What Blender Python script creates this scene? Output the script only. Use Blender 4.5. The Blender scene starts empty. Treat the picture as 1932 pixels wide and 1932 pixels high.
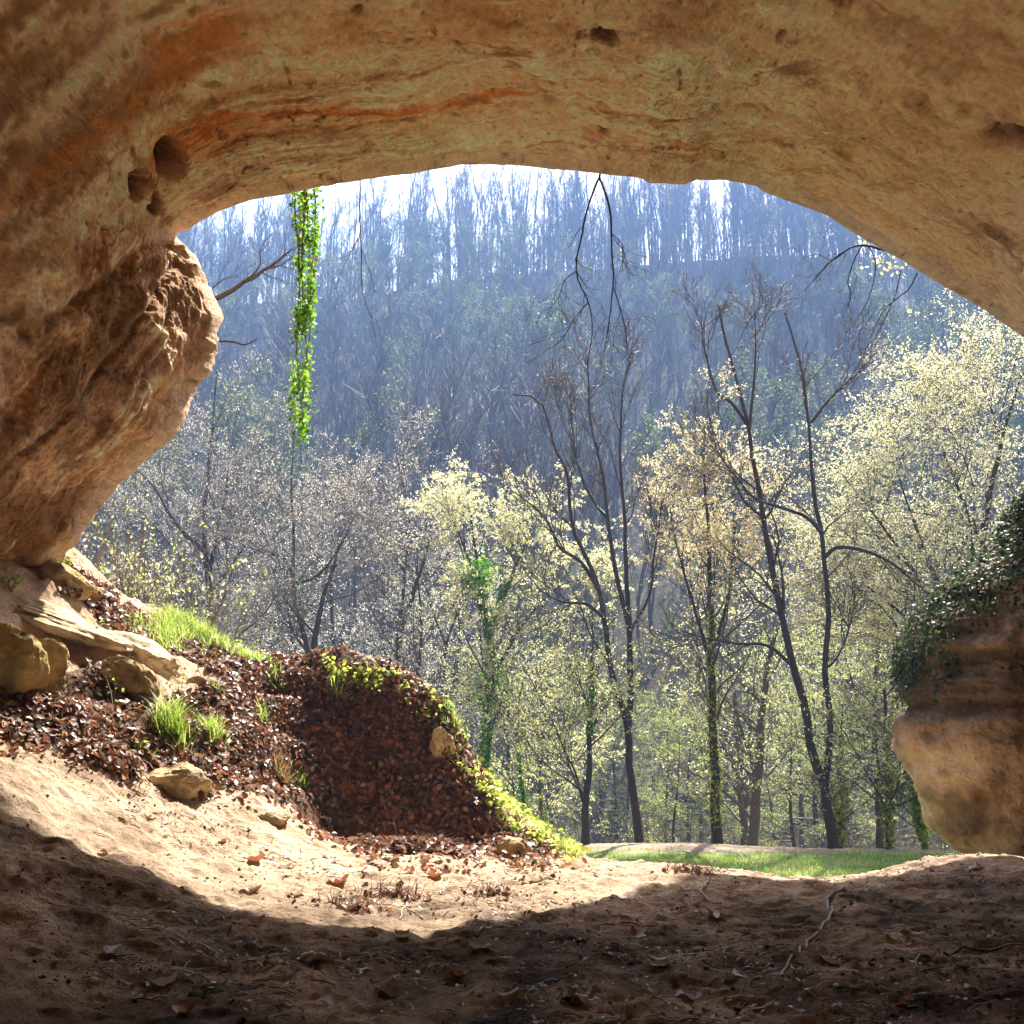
import bpy, math
import numpy as np
rng = np.random.default_rng(11)
sc = bpy.context.scene
COL = sc.collection
RAD = math.radians
# ------------------------------------------------------------------ camera
F = 0.981
PITCH = RAD(12.6)
CP, SP = math.cos(PITCH), math.sin(PITCH)
CAM = np.array([0.0, 0.0, 2.2])
W = 1932.0

def P(px, py, d):
    """world point on the sight line of photo position (px, py) at ground distance d"""
    px = np.asarray(px, float); py = np.asarray(py, float); d = np.asarray(d, float)
    a = (px / W - .5) / F; b = (.5 - py / W) / F
    fy = CP - b * SP
    return np.stack([a / fy * d, d + 0 * a, CAM[2] + (SP + b * CP) / fy * d], -1)

def proj(X):
    dx = X[..., 0]; dy = X[..., 1]; dz = X[..., 2] - CAM[2]
    f = np.maximum(dy * CP + dz * SP, 1e-3)
    u = -dy * SP + dz * CP
    return W * (.5 + F * dx / f), W * (.5 - F * u / f), dy

cd = bpy.data.cameras.new("camera"); co = bpy.data.objects.new("camera", cd); COL.objects.link(co)
co.location = CAM; co.rotation_euler = (math.pi / 2 + PITCH, 0, 0)
cd.sensor_fit = 'HORIZONTAL'; cd.sensor_width = 36; cd.lens = 36 * F; cd.clip_end = 3000; cd.clip_start = .05
sc.camera = co
# ------------------------------------------------------------------ render
sc.view_settings.view_transform = 'Standard'; sc.view_settings.look = 'None'
sc.view_settings.gamma = 1; sc.view_settings.exposure = 2.25
sc.render.engine = 'CYCLES'
cy = sc.cycles
cy.max_bounces = 10; cy.diffuse_bounces = 6; cy.glossy_bounces = 2; cy.transmission_bounces = 4; cy.volume_bounces = 1; cy.transparent_max_bounces = 8
cy.use_denoising = True; cy.denoiser = 'OPENIMAGEDENOISE'; cy.sample_clamp_indirect = 8
cy.caustics_reflective = False; cy.caustics_refractive = False
cy.use_adaptive_sampling = True; cy.adaptive_threshold = 0.015
# ------------------------------------------------------------------ light
SUN_EL, SUN_AZ = RAD(54), RAD(22)
sd = np.array([math.sin(SUN_AZ) * math.cos(SUN_EL), math.cos(SUN_AZ) * math.cos(SUN_EL), math.sin(SUN_EL)])
sl = bpy.data.lights.new("sun", 'SUN'); sl.energy = 5.0; sl.angle = RAD(.55); sl.color = (1, .93, .82)
so = bpy.data.objects.new("sun", sl); COL.objects.link(so)
from mathutils import Vector
so.rotation_euler = Vector(sd).to_track_quat('Z', 'Y').to_euler()
so.location = (10, 20, 60)
w = bpy.data.worlds.new("World"); sc.world = w; w.use_nodes = True
nt = w.node_tree; bg = nt.nodes['Background']
sky = nt.nodes.new('ShaderNodeTexSky'); sky.sky_type = 'NISHITA'; sky.sun_disc = False
sky.sun_elevation = SUN_EL; sky.sun_rotation = SUN_AZ; sky.air_density = 1.2; sky.dust_density = 2.5
nt.links.new(sky.outputs[0], bg.inputs[0]); bg.inputs[1].default_value = .15

# ------------------------------------------------------------------ noise
_tab = np.random.default_rng(5).random(4096).astype(np.float32)
def _h(i, j, k):
    return _tab[((i * 73856093) ^ (j * 19349663) ^ (k * 83492791)) & 4095]
def vnoise(p):
    p = np.asarray(p, np.float64)
    f = np.floor(p); i = f.astype(np.int64); t = p - f
    t = t * t * t * (t * (t * 6 - 15) + 10)
    x, y, z = t[..., 0], t[..., 1], t[..., 2]
    I, J, K = i[..., 0], i[..., 1], i[..., 2]
    r = 0
    for a in (0, 1):
        wa = x if a else 1 - x
        for b in (0, 1):
            wb = y if b else 1 - y
            for c in (0, 1):
                r = r + wa * wb * (z if c else 1 - z) * _h(I + a, J + b, K + c)
    return r * 2 - 1
def fbm(p, octs=4, gain=.5, lac=2.03):
    p = np.asarray(p, float); s = 0; a = 1; n = 0
    for o in range(octs):
        s = s + a * vnoise(p + 17.3 * o); n += a; a *= gain; p = p * lac
    return s / n
def ridged(p, octs=4, gain=.55, lac=2.1):
    p = np.asarray(p, float); s = 0; a = 1; n = 0
    for o in range(octs):
        s = s + a * (1 - np.abs(vnoise(p + 31.7 * o)) * 2); n += a; a *= gain; p = p * lac
    return s / n
def smooth(a, b, x):
    t = np.clip((x - a) / (b - a), 0, 1); return t * t * (3 - 2 * t)
def inpoly(px, py, poly):
    r = np.zeros(np.shape(px), bool); n = len(poly); j = n - 1
    for i in range(n):
        xi, yi = poly[i]; xj, yj = poly[j]
        c = ((yi > py) != (yj > py)) & (px < (xj - xi) * (py - yi) / (yj - yi + 1e-9) + xi)
        r ^= c; j = i
    return r
def segdist(px, py, pts):
    d = np.full(np.shape(px), 1e9)
    for (x0, y0), (x1, y1) in zip(pts[:-1], pts[1:]):
        vx, vy = x1 - x0, y1 - y0
        t = np.clip(((px - x0) * vx + (py - y0) * vy) / (vx * vx + vy * vy), 0, 1)
        d = np.minimum(d, np.hypot(px - x0 - t * vx, py - y0 - t * vy))
    return d
# ------------------------------------------------------------------ mesh helpers
def mesh(name, V, Fq=None, Ft=None, col=None, smoothf=True, mat=None, mi=None):
    V = np.asarray(V, np.float32).reshape(-1, 3)
    loops = []; sizes = []
    if Fq is not None and len(Fq): loops.append(np.asarray(Fq).reshape(-1)); sizes.append(np.full(len(Fq), 4))
    if Ft is not None and len(Ft): loops.append(np.asarray(Ft).reshape(-1)); sizes.append(np.full(len(Ft), 3))
    loops = np.concatenate(loops).astype(np.int32); sizes = np.concatenate(sizes).astype(np.int32)
    me = bpy.data.meshes.new(name)
    me.vertices.add(len(V)); me.vertices.foreach_set('co', V.ravel())
    me.loops.add(len(loops)); me.loops.foreach_set('vertex_index', loops)
    me.polygons.add(len(sizes))
    me.polygons.foreach_set('loop_start', np.concatenate([[0], np.cumsum(sizes)[:-1]]).astype(np.int32))
    try: me.polygons.foreach_set('loop_total', sizes)
    except Exception: pass
    me.polygons.foreach_set('use_smooth', np.full(len(sizes), smoothf, bool))
    if mi is not None: me.polygons.foreach_set('material_index', np.asarray(mi, np.int32))
    if col is not None:
        at = me.attributes.new('col', 'FLOAT_COLOR', 'POINT')
        c = np.ones((len(V), 4), np.float32); c[:, :3] = col
        at.data.foreach_set('color', c.ravel())
    for m in (mat if isinstance(mat, (list, tuple)) else [mat]):
        if m is not None: me.materials.append(m)
    me.update(calc_edges=True)
    return me
def link(name, me, parent=None):
    o = bpy.data.objects.new(name, me); COL.objects.link(o)
    if parent is not None: o.parent = parent
    return o
def tag(o, label=None, cat=None, group=None, kind=None):
    if label: o['label'] = label
    if cat: o['category'] = cat
    if group: o['group'] = group
    if kind: o['kind'] = kind
    return o
def empty(name, loc, label, cat, group=None):
    o = bpy.data.objects.new(name, None); COL.objects.link(o); o.location = loc; o.empty_display_size = .3
    return tag(o, label, cat, group)
def grid_faces(n, m):
    i = np.arange(n - 1)[:, None] * m + np.arange(m - 1)[None]
    return np.stack([i, i + 1, i + m + 1, i + m], -1).reshape(-1, 4)
class Bag:
    def __init__(s): s.V = []; s.Q = []; s.C = []; s.M = []; s.n = 0
    def add(s, V, Q, col=(1, 1, 1), mi=0):
        V = np.asarray(V).reshape(-1, 3); s.V.append(V); s.Q.append(np.asarray(Q) + s.n)
        c = np.empty((len(V), 3)); c[:] = col; s.C.append(c); s.M.append(np.full(len(Q), mi)); s.n += len(V)
    def mesh(s, name, mat, smoothf=True):
        return mesh(name, np.concatenate(s.V), np.concatenate(s.Q), None, np.concatenate(s.C), smoothf, mat, np.concatenate(s.M))
def nrm(v): return v / (np.linalg.norm(v, axis=-1, keepdims=True) + 1e-9)
def tubes(Pt, R, k):
    B, n, _ = Pt.shape
    T = np.empty_like(Pt); T[:, 1:-1] = Pt[:, 2:] - Pt[:, :-2]; T[:, 0] = Pt[:, 1] - Pt[:, 0]; T[:, -1] = Pt[:, -1] - Pt[:, -2]
    T = nrm(T)
    mean = nrm(Pt[:, -1] - Pt[:, 0])
    ref = np.where(np.abs(mean[:, 2:3]) > .8, np.array([[1., 0.13, 0]]), np.array([[0.07, 0, 1.]]))[:, None, :]
    U = nrm(np.cross(T, np.broadcast_to(ref, T.shape))); Vv = np.cross(T, U)
    a = np.arange(k) / k * 2 * np.pi
    X = Pt[:, :, None] + R[:, :, None, None] * (np.cos(a)[:, None] * U[:, :, None] + np.sin(a)[:, None] * Vv[:, :, None])
    ii = (np.arange(B)[:, None, None] * n + np.arange(n - 1)[None, :, None]) * k + np.arange(k)[None, None]
    jj = (np.arange(B)[:, None, None] * n + np.arange(n - 1)[None, :, None]) * k + (np.arange(k)[None, None] + 1) % k
    Q = np.stack([ii, jj, jj + k, ii + k], -1).reshape(-1, 4)
    return X.reshape(-1, 3), Q
def resample(pts, n):
    pts = np.asarray(pts, float); m = len(pts)
    if m > 2:   # catmull-rom
        ext = np.vstack([2 * pts[0] - pts[1], pts, 2 * pts[-1] - pts[-2]])
        o = []
        for i in range(m - 1):
            p0, p1, p2, p3 = ext[i:i + 4]
            t = np.linspace(0, 1, 12, endpoint=False)[:, None]
            o.append(.5 * (2 * p1 + (p2 - p0) * t + (2 * p0 - 5 * p1 + 4 * p2 - p3) * t ** 2 + (3 * p1 - p0 - 3 * p2 + p3) * t ** 3))
        pts = np.vstack(o + [pts[-1:]])
    d = np.concatenate([[0], np.cumsum(np.linalg.norm(np.diff(pts[:, :3], axis=0), axis=1))])
    q = np.linspace(0, d[-1], n)
    return np.stack([np.interp(q, d, pts[:, i]) for i in range(pts.shape[1])], -1)
# ------------------------------------------------------------------ materials
def newmat(name):
    m = bpy.data.materials.new(name); m.use_nodes = True
    return m, m.node_tree, m.node_tree.nodes['Principled BSDF']
def nd(t, typ, **kw):
    n = t.nodes.new(typ)
    for k, v in kw.items(): setattr(n, k, v)
    return n
def noise_node(t, scale, detail=4, rough=.6, vec=None):
    n = nd(t, 'ShaderNodeTexNoise'); n.inputs['Scale'].default_value = scale; n.inputs['Detail'].default_value = detail; n.inputs['Roughness'].default_value = rough
    if vec is not None: t.links.new(vec, n.inputs['Vector'])
    return n
def surf_mat(name, rough=.9, bump=((8, .05), (40, .02)), var=.35, spec=.2, vscale=18, col=None, pits=0):
    """colour from the mesh's 'col' attribute (or one colour), broken up by noise, with bumps"""
    m, t, b = newmat(name); L = t.links
    geo = nd(t, 'ShaderNodeNewGeometry'); pos = geo.outputs['Position']
    if col is None:
        a = nd(t, 'ShaderNodeAttribute', attribute_name='col'); c = a.outputs['Color']
    else:
        r = nd(t, 'ShaderNodeRGB'); r.outputs[0].default_value = (*col, 1); c = r.outputs[0]
    n1 = noise_node(t, vscale, 6, .7, pos)
    mr = nd(t, 'ShaderNodeMapRange'); mr.inputs[1].default_value = .25; mr.inputs[2].default_value = .75
    mr.inputs[3].default_value = 1 - var; mr.inputs[4].default_value = 1 + var; L.new(n1.outputs[0], mr.inputs[0])
    mx = nd(t, 'ShaderNodeVectorMath', operation='SCALE'); L.new(c, mx.inputs[0]); L.new(mr.outputs[0], mx.inputs['Scale'])
    L.new(mx.outputs[0], b.inputs['Base Color'])
    b.inputs['Roughness'].default_value = rough; b.inputs['Specular IOR Level'].default_value = spec
    prev = None
    for s, h in bump:
        n = noise_node(t, s, 5, .65, pos); bu = nd(t, 'ShaderNodeBump'); bu.inputs['Strength'].default_value = 1; bu.inputs['Distance'].default_value = h
        L.new(n.outputs[0], bu.inputs['Height'])
        if prev: L.new(prev, bu.inputs['Normal'])
        prev = bu.outputs[0]
    if pits:
        v = nd(t, 'ShaderNodeTexVoronoi'); v.inputs['Scale'].default_value = pits; L.new(pos, v.inputs['Vector'])
        bu = nd(t, 'ShaderNodeBump'); bu.inputs['Strength'].default_value = .6; bu.inputs['Distance'].default_value = .03
        L.new(v.outputs['Distance'], bu.inputs['Height']); L.new(prev, bu.inputs['Normal']); prev = bu.outputs[0]
    L.new(prev, b.inputs['Normal'])
    return m
def leaf_mat(name, trans=.5, rough=.4, spec=.4, tint=(1, 1, 1)):
    m, t, b = newmat(name); L = t.links
    a = nd(t, 'ShaderNodeAttribute', attribute_name='col')
    b.inputs['Roughness'].default_value = rough; b.inputs['Specular IOR Level'].default_value = spec
    L.new(a.outputs['Color'], b.inputs['Base Color'])
    tr = nd(t, 'ShaderNodeBsdfTranslucent')
    mu = nd(t, 'ShaderNodeMix', data_type='RGBA', blend_type='MULTIPLY'); mu.inputs[0].default_value = 1
    L.new(a.outputs['Color'], mu.inputs[6]); mu.inputs[7].default_value = (*tint, 1); L.new(mu.outputs[2], tr.inputs[0])
    ms = nd(t, 'ShaderNodeMixShader'); ms.inputs[0].default_value = trans
    L.new(b.outputs[0], ms.inputs[1]); L.new(tr.outputs[0], ms.inputs[2])
    L.new(ms.outputs[0], t.nodes['Material Output'].inputs[0])
    return m
M_rock = surf_mat('sandstone', .92, ((7, .04), (28, .02), (110, .006)), .26, .15, 14, pits=22)
M_floor = surf_mat('sandy_soil', .95, ((14, .03), (55, .018), (190, .006)), .3, .12, 30)
M_ground = surf_mat('forest_soil', .95, ((3, .1), (20, .03)), .4, .1, 3)
M_boulder = surf_mat('boulder_sandstone', .92, ((9, .05), (45, .015)), .3, .15, 12)
M_bark = surf_mat('bark', .85, ((30, .02),), .4, .2, 25)
M_twig = surf_mat('twig_bark', .6, ((60, .004),), .3, .4, 30)
M_leaf = leaf_mat('spring_leaves', .62, .45, .35)
M_ivy = leaf_mat('ivy_leaves', .45, .48, .3)
M_dry = leaf_mat('dry_leaves', .34, .42, .45)
M_grass = leaf_mat('grass_blades', .5, .45, .35)

# ------------------------------------------------------------------ ground shape
ctrl_px = [(1320, 1650, 10.5), (1450, 1663, 10.5), (1650, 1652, 10.5), (1760, 1619, 10.5), (1932, 1622, 10.0),
 (1230, 1634, 9.6), (1150, 1690, 8.0), (900, 1660, 8.4), (1000, 1635, 9.2), (700, 1578, 10.9), (850, 1585, 10.95), (960, 1598, 10.7),
 (620, 1264, 11.75), (740, 1292, 11.55), (850, 1372, 11.55), (885, 1450, 11.5), (955, 1532, 11.3), (1085, 1615, 10.9),
 (690, 1420, 11.22), (800, 1470, 11.22), (600, 1400, 11.2), (560, 1330, 11.5), (640, 1500, 11.0), (740, 1330, 11.4), (850, 1500, 11.1), (700, 1602, 9.9), (820, 1610, 9.9), (610, 1600, 9.3), (930, 1618, 9.9),
 (0, 1380, 8.3), (0, 1540, 7.2), (200, 1400, 9.0), (330, 1470, 9.1), (450, 1510, 9.3), (300, 1310, 10.2), (430, 1330, 10.7), (480, 1254, 12.0),
 (400, 1206, 12.3), (250, 1150, 12.0), (160, 1085, 11.8), (0, 1100, 10.0), (0, 1200, 9.35), (100, 1250, 9.75), (200, 1230, 10.5), (320, 1230, 11.3),
 (300, 1590, 7.8), (500, 1610, 8.4), (200, 1650, 6.7), (0, 1750, 5.6), (500, 1500, 9.8)]
ctrl_w = [(-6, -14, 1.6), (0, -14, 1.2), (7, -14, 1.6), (-6, -6, 1.7), (0, -6, 1.0), (7, -6, 1.4), (-6, 0, 1.9), (-3, 1, 1.15), (0, 0, .9), (4, 0, .95), (9, 0, 1.5),
 (-2, 3.5, 1.0), (1, 4.5, .98), (4, 5, 1.0), (8, 5, 1.2), (1, 6.2, 1.0), (4, 8, .98), (7.5, 8, 1.05), (0, 7.4, 1.05),
 (1.2, 13, .3), (3, 13, .3), (6, 13, .35), (2, 16, .05), (5, 16, .0), (9, 16, .1), (1, 20, -.02), (4, 20, 0), (8, 20, -.05), (4, 22.4, -.02), (8, 22.4, -.15), (0, 22.4, -.02), (12, 22, -.1),
 (-5, 15, 2.3), (-3, 14.6, 1.5), (-1.5, 13.6, 1.2), (-.4, 13, .55), (0, 15, .1), (-6, 20, .3), (-3, 19, .0), (-10, 18, 1.2), (-10, 12, 5.2), (-9, 9, 4.9), (-8, 6, 3.6), (-8, 2, 2.8),
 (-6, 10.5, 4.4), (9, 11, 1.0), (12, 8, 1.6), (13, 14, .9), (14, 20, .4), (-8, 24, -.6), (0, 25, -.8), (8, 25, -.9), (14, 25, -.7), (-6, 13.5, 4.0)]
CT = np.vstack([P(*np.array(ctrl_px).T), np.array(ctrl_w, float)])
def _tps(r2): return np.where(r2 > 0, r2 * np.log(r2 + 1e-12), 0)
_n = len(CT); _A = np.zeros((_n + 3, _n + 3))
_A[:_n, :_n] = _tps(((CT[:, None, :2] - CT[None, :, :2]) ** 2).sum(-1)) + np.eye(_n) * .02
_A[:_n, _n] = 1; _A[:_n, _n + 1:] = CT[:, :2]; _A[_n, :_n] = 1; _A[_n + 1:, :_n] = CT[:, :2].T
_wt = np.linalg.solve(_A, np.concatenate([CT[:, 2], np.zeros(3)]))
def tps(x, y):
    x = np.asarray(x, float); y = np.asarray(y, float); r = _wt[_n] + _wt[_n + 1] * x + _wt[_n + 2] * y
    for i in range(_n):
        r = r + _wt[i] * _tps((x - CT[i, 0]) ** 2 + (y - CT[i, 1]) ** 2)
    return r
def hill_z(x, y):
    h = 65.3 + 2.0 * np.sin(x * .05 + 1) + 2 * np.sin(x * .021)
    yr = 128 + 6 * np.sin(x * .03 + 2)
    t = np.clip((y - 36) / (yr - 36), 0, 1.0)
    z = -1.3 + (h + 1.3) * (.15 * t * t + .85 * t) * smooth(0, .12, t + .02)
    z = np.where(y > yr, h - .06 * (y - yr), z)
    return z + .9 * fbm(np.stack([x * .09, y * .09, 0 * x], -1), 3)
def ground_z(x, y):
    x = np.asarray(x, float); y = np.asarray(y, float)
    t = smooth(22.5, 28, y) + smooth(10.5, 16, np.abs(x - 1.5) - 0) * smooth(14, 20, y)
    t = np.clip(t, 0, 1)
    xc = np.clip(x, -11, 15); yc = np.clip(y, -15, 26)
    return tps(xc, yc) * (1 - t) + hill_z(x, y) * t
# ------------------------------------------------------------------ floor mesh
POLY_LITTER = [(-40, 1345), (60, 1290), (170, 1255), (215, 1290), (300, 1335), (400, 1290), (480, 1240), (560, 1212), (660, 1212), (760, 1250), (850, 1355), (910, 1455), (960, 1535), (1085, 1612),
               (985, 1620), (860, 1612), (700, 1605), (620, 1575), (540, 1525), (430, 1480), (330, 1450), (240, 1465), (100, 1400), (-40, 1375)]
POLY_CREST = [(120, 1050), (190, 1110), (300, 1175), (420, 1230), (560, 1262), (480, 1285), (380, 1260), (280, 1215), (200, 1165), (110, 1120)]
POLY_GREEN = [(600, 1240), (740, 1270), (860, 1350), (900, 1430), (1000, 1530), (1100, 1620), (1030, 1620), (940, 1540), (880, 1470), (830, 1400), (740, 1310), (620, 1285)]
POLY_GRASSCREST = [(215, 1160), (330, 1160), (480, 1240), (520, 1262), (440, 1275), (330, 1235), (240, 1195)]
def floor_cols(x, y, z):
    X = np.stack([x, y, z], -1); px, py, _ = proj(X)
    wob = fbm(X * 1.7, 4)
    sand = np.array([.62, .45, .315]); soil = np.array([.36, .25, .165]); pale = np.array([.72, .57, .41])
    f = fbm(X * 4.5, 5); c = sand + (pale - sand) * np.clip(f * 1.6, 0, 1)[..., None] + (soil - sand) * np.clip(-f * 1.5 - .05, 0, .9)[..., None]
    # cave shade painted into the soil towards back and right; humus where leaves gather
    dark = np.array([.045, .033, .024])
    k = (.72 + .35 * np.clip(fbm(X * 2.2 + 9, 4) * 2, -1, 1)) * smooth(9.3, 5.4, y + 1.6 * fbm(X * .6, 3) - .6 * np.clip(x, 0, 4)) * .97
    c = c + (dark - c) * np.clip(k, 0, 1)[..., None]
    q = px + 25 * wob; r = py + 25 * fbm(X * 2.3 + 5, 3)
    lit = (inpoly(q, r, POLY_LITTER) | inpoly(q, r, POLY_CREST)) & (y > 6)
    c = np.where(lit[..., None], np.array([.16, .10, .065]) * (1 + .9 * f[..., None]), c)
    mead = smooth(12.2, 13.5, y + .4 * wob) * smooth(-1.5, -.3, x)
    bare = smooth(19.8, 21.0, y + 1.2 * wob - .15 * (x - 4))
    g = np.array([.13, .2, .045]) * (1 + .5 * f[..., None]); br = np.array([.34, .27, .2]) * (1 + .4 * f[..., None])
    mc = g + (br - g) * np.clip(bare + np.clip(fbm(X * 1.3 + 3, 3) * 1.6, 0, .7), 0, 1)[..., None]
    c = c + (mc - c) * mead[..., None]
    behind = smooth(12.3, 13.2, y) * (1 - mead) * (x < 0)
    c = c + (np.array([.1, .085, .05]) - c) * behind[..., None]
    return np.clip(c, .01, .9)
xs = np.unique(np.concatenate([np.linspace(-11, -6, 80), np.linspace(-6, 6, 800), np.linspace(6, 15, 130)]))
ys = np.unique(np.concatenate([np.linspace(-15, 2, 60), np.linspace(2, 6, 240), np.linspace(6, 13.2, 520), np.linspace(13.2, 26, 170)]))
X0, Y0 = np.meshgrid(xs, ys)
Z0 = ground_z(X0, Y0)
pxg, pyg, _ = proj(np.stack([X0, Y0, Z0], -1))
Pn = np.stack([X0, Y0, 0 * X0], -1)
mead = smooth(12, 14, Y0)
mnd = smooth(8.8, 10, Y0) * smooth(13.2, 12.2, Y0) * smooth(1.2, .2, X0) * smooth(-5, -3.5, X0)
det = mnd * (.075 * fbm(Pn * 1.9 + 60, 3) + .05 * ridged(Pn * 4 + 12, 3)) + .05 * fbm(Pn * 1.1, 4) + .045 * ridged(Pn * np.array([2.2, 3.5, 1]) + 4, 5) + .03 * fbm(Pn * np.array([7, 10, 1]), 5, .6)
foot = np.clip(fbm(Pn * np.array([3.2, 4.5, 1]) + 7, 3) - .28, 0, 1) * .08 * np.clip(.6 + 2 * fbm(Pn * .9 + 70, 2), 0, 1.3)
leftbank = smooth(-1.2, -3, X0) * smooth(5, 7, Y0)
# ledges of bedrock running down across the bank
sc_ = (Z0 * 1.0 + .22 * X0 + .12 * fbm(Pn * 1.2, 3)) * 2.6
ledge = (sc_ - np.floor(sc_)); ledge = np.minimum(ledge * 1.5, (1 - ledge) * 5)
Z0 = Z0 + det * (1 - .6 * mead) - foot * (1 - mead) + leftbank * (.2 * np.clip(ledge, 0, 1) * np.clip(.5 + fbm(Pn * .8 + 2, 3), 0, 1) + .05 * ridged(Pn * 1.6, 4))
FV = np.stack([X0, Y0, Z0], -1)
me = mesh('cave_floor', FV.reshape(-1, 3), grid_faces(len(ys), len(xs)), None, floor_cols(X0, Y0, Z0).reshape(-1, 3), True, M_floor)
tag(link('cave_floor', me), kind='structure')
# normals / sampling of the floor
dZx = np.gradient(Z0, axis=1) / np.gradient(X0, axis=1); dZy = np.gradient(Z0, axis=0) / np.gradient(Y0, axis=0)
FN = nrm(np.stack([-dZx, -dZy, 1 + 0 * Z0], -1))
AR = np.gradient(X0, axis=1) * np.gradient(Y0, axis=0) / FN[..., 2]
pxg, pyg, _ = proj(FV)
def fz(x, y):
    x = np.asarray(x, float); y = np.asarray(y, float)
    j = np.clip(np.searchsorted(xs, x) - 1, 0, len(xs) - 2); i = np.clip(np.searchsorted(ys, y) - 1, 0, len(ys) - 2)
    a = np.clip((x - xs[j]) / (xs[j + 1] - xs[j]), 0, 1); b = np.clip((y - ys[i]) / (ys[i + 1] - ys[i]), 0, 1)
    return (Z0[i, j] * (1 - a) + Z0[i, j + 1] * a) * (1 - b) + (Z0[i + 1, j] * (1 - a) + Z0[i + 1, j + 1] * a) * b
def on_floor(px, py):
    """nearest floor point seen at a photo position"""
    d = np.linspace(3, 26, 1200); q = P(np.full(1200, px), np.full(1200, py), d)
    hit = np.nonzero(q[:, 2] <= fz(q[:, 0], q[:, 1]))[0]
    return q[hit[0]] if len(hit) else q[int(1200 * .4)]
def sample(mask, n):
    w_ = (AR * mask).ravel(); w_ = w_ / w_.sum()
    k = rng.choice(w_.size, n, p=w_)
    x = X0.ravel()[k] + rng.uniform(-.012, .012, n); y = Y0.ravel()[k] + rng.uniform(-.012, .012, n)
    return np.stack([x, y, fz(x, y)], -1), FN.reshape(-1, 3)[k]

# valley floor and the hill beyond: one sheet to the horizon
xv = np.unique(np.concatenate([np.linspace(-700, -120, 30), np.linspace(-120, 120, 161), np.linspace(120, 700, 30)]))
yv = np.unique(np.concatenate([np.linspace(14, 40, 40), np.linspace(40, 150, 90), np.linspace(150, 900, 40)]))
XV, YV = np.meshgrid(xv, yv); ZV = ground_z(XV, YV)
ins = (XV > -11) & (XV < 15) & (YV < 26); ZV = np.where(ins, ZV - .35, ZV - .02)
f = fbm(np.stack([XV * .3, YV * .3, 0 * XV], -1), 4)[..., None]
cv = np.array([.075, .06, .035]) * (1 + .6 * f) + np.clip(f, 0, 1) * np.array([.01, .03, .0])
tag(link('hillside_ground', mesh('hillside_ground', np.stack([XV, YV, ZV], -1).reshape(-1, 3), grid_faces(len(yv), len(xv)), None, cv.reshape(-1, 3), True, M_ground)), kind='structure')

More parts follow.
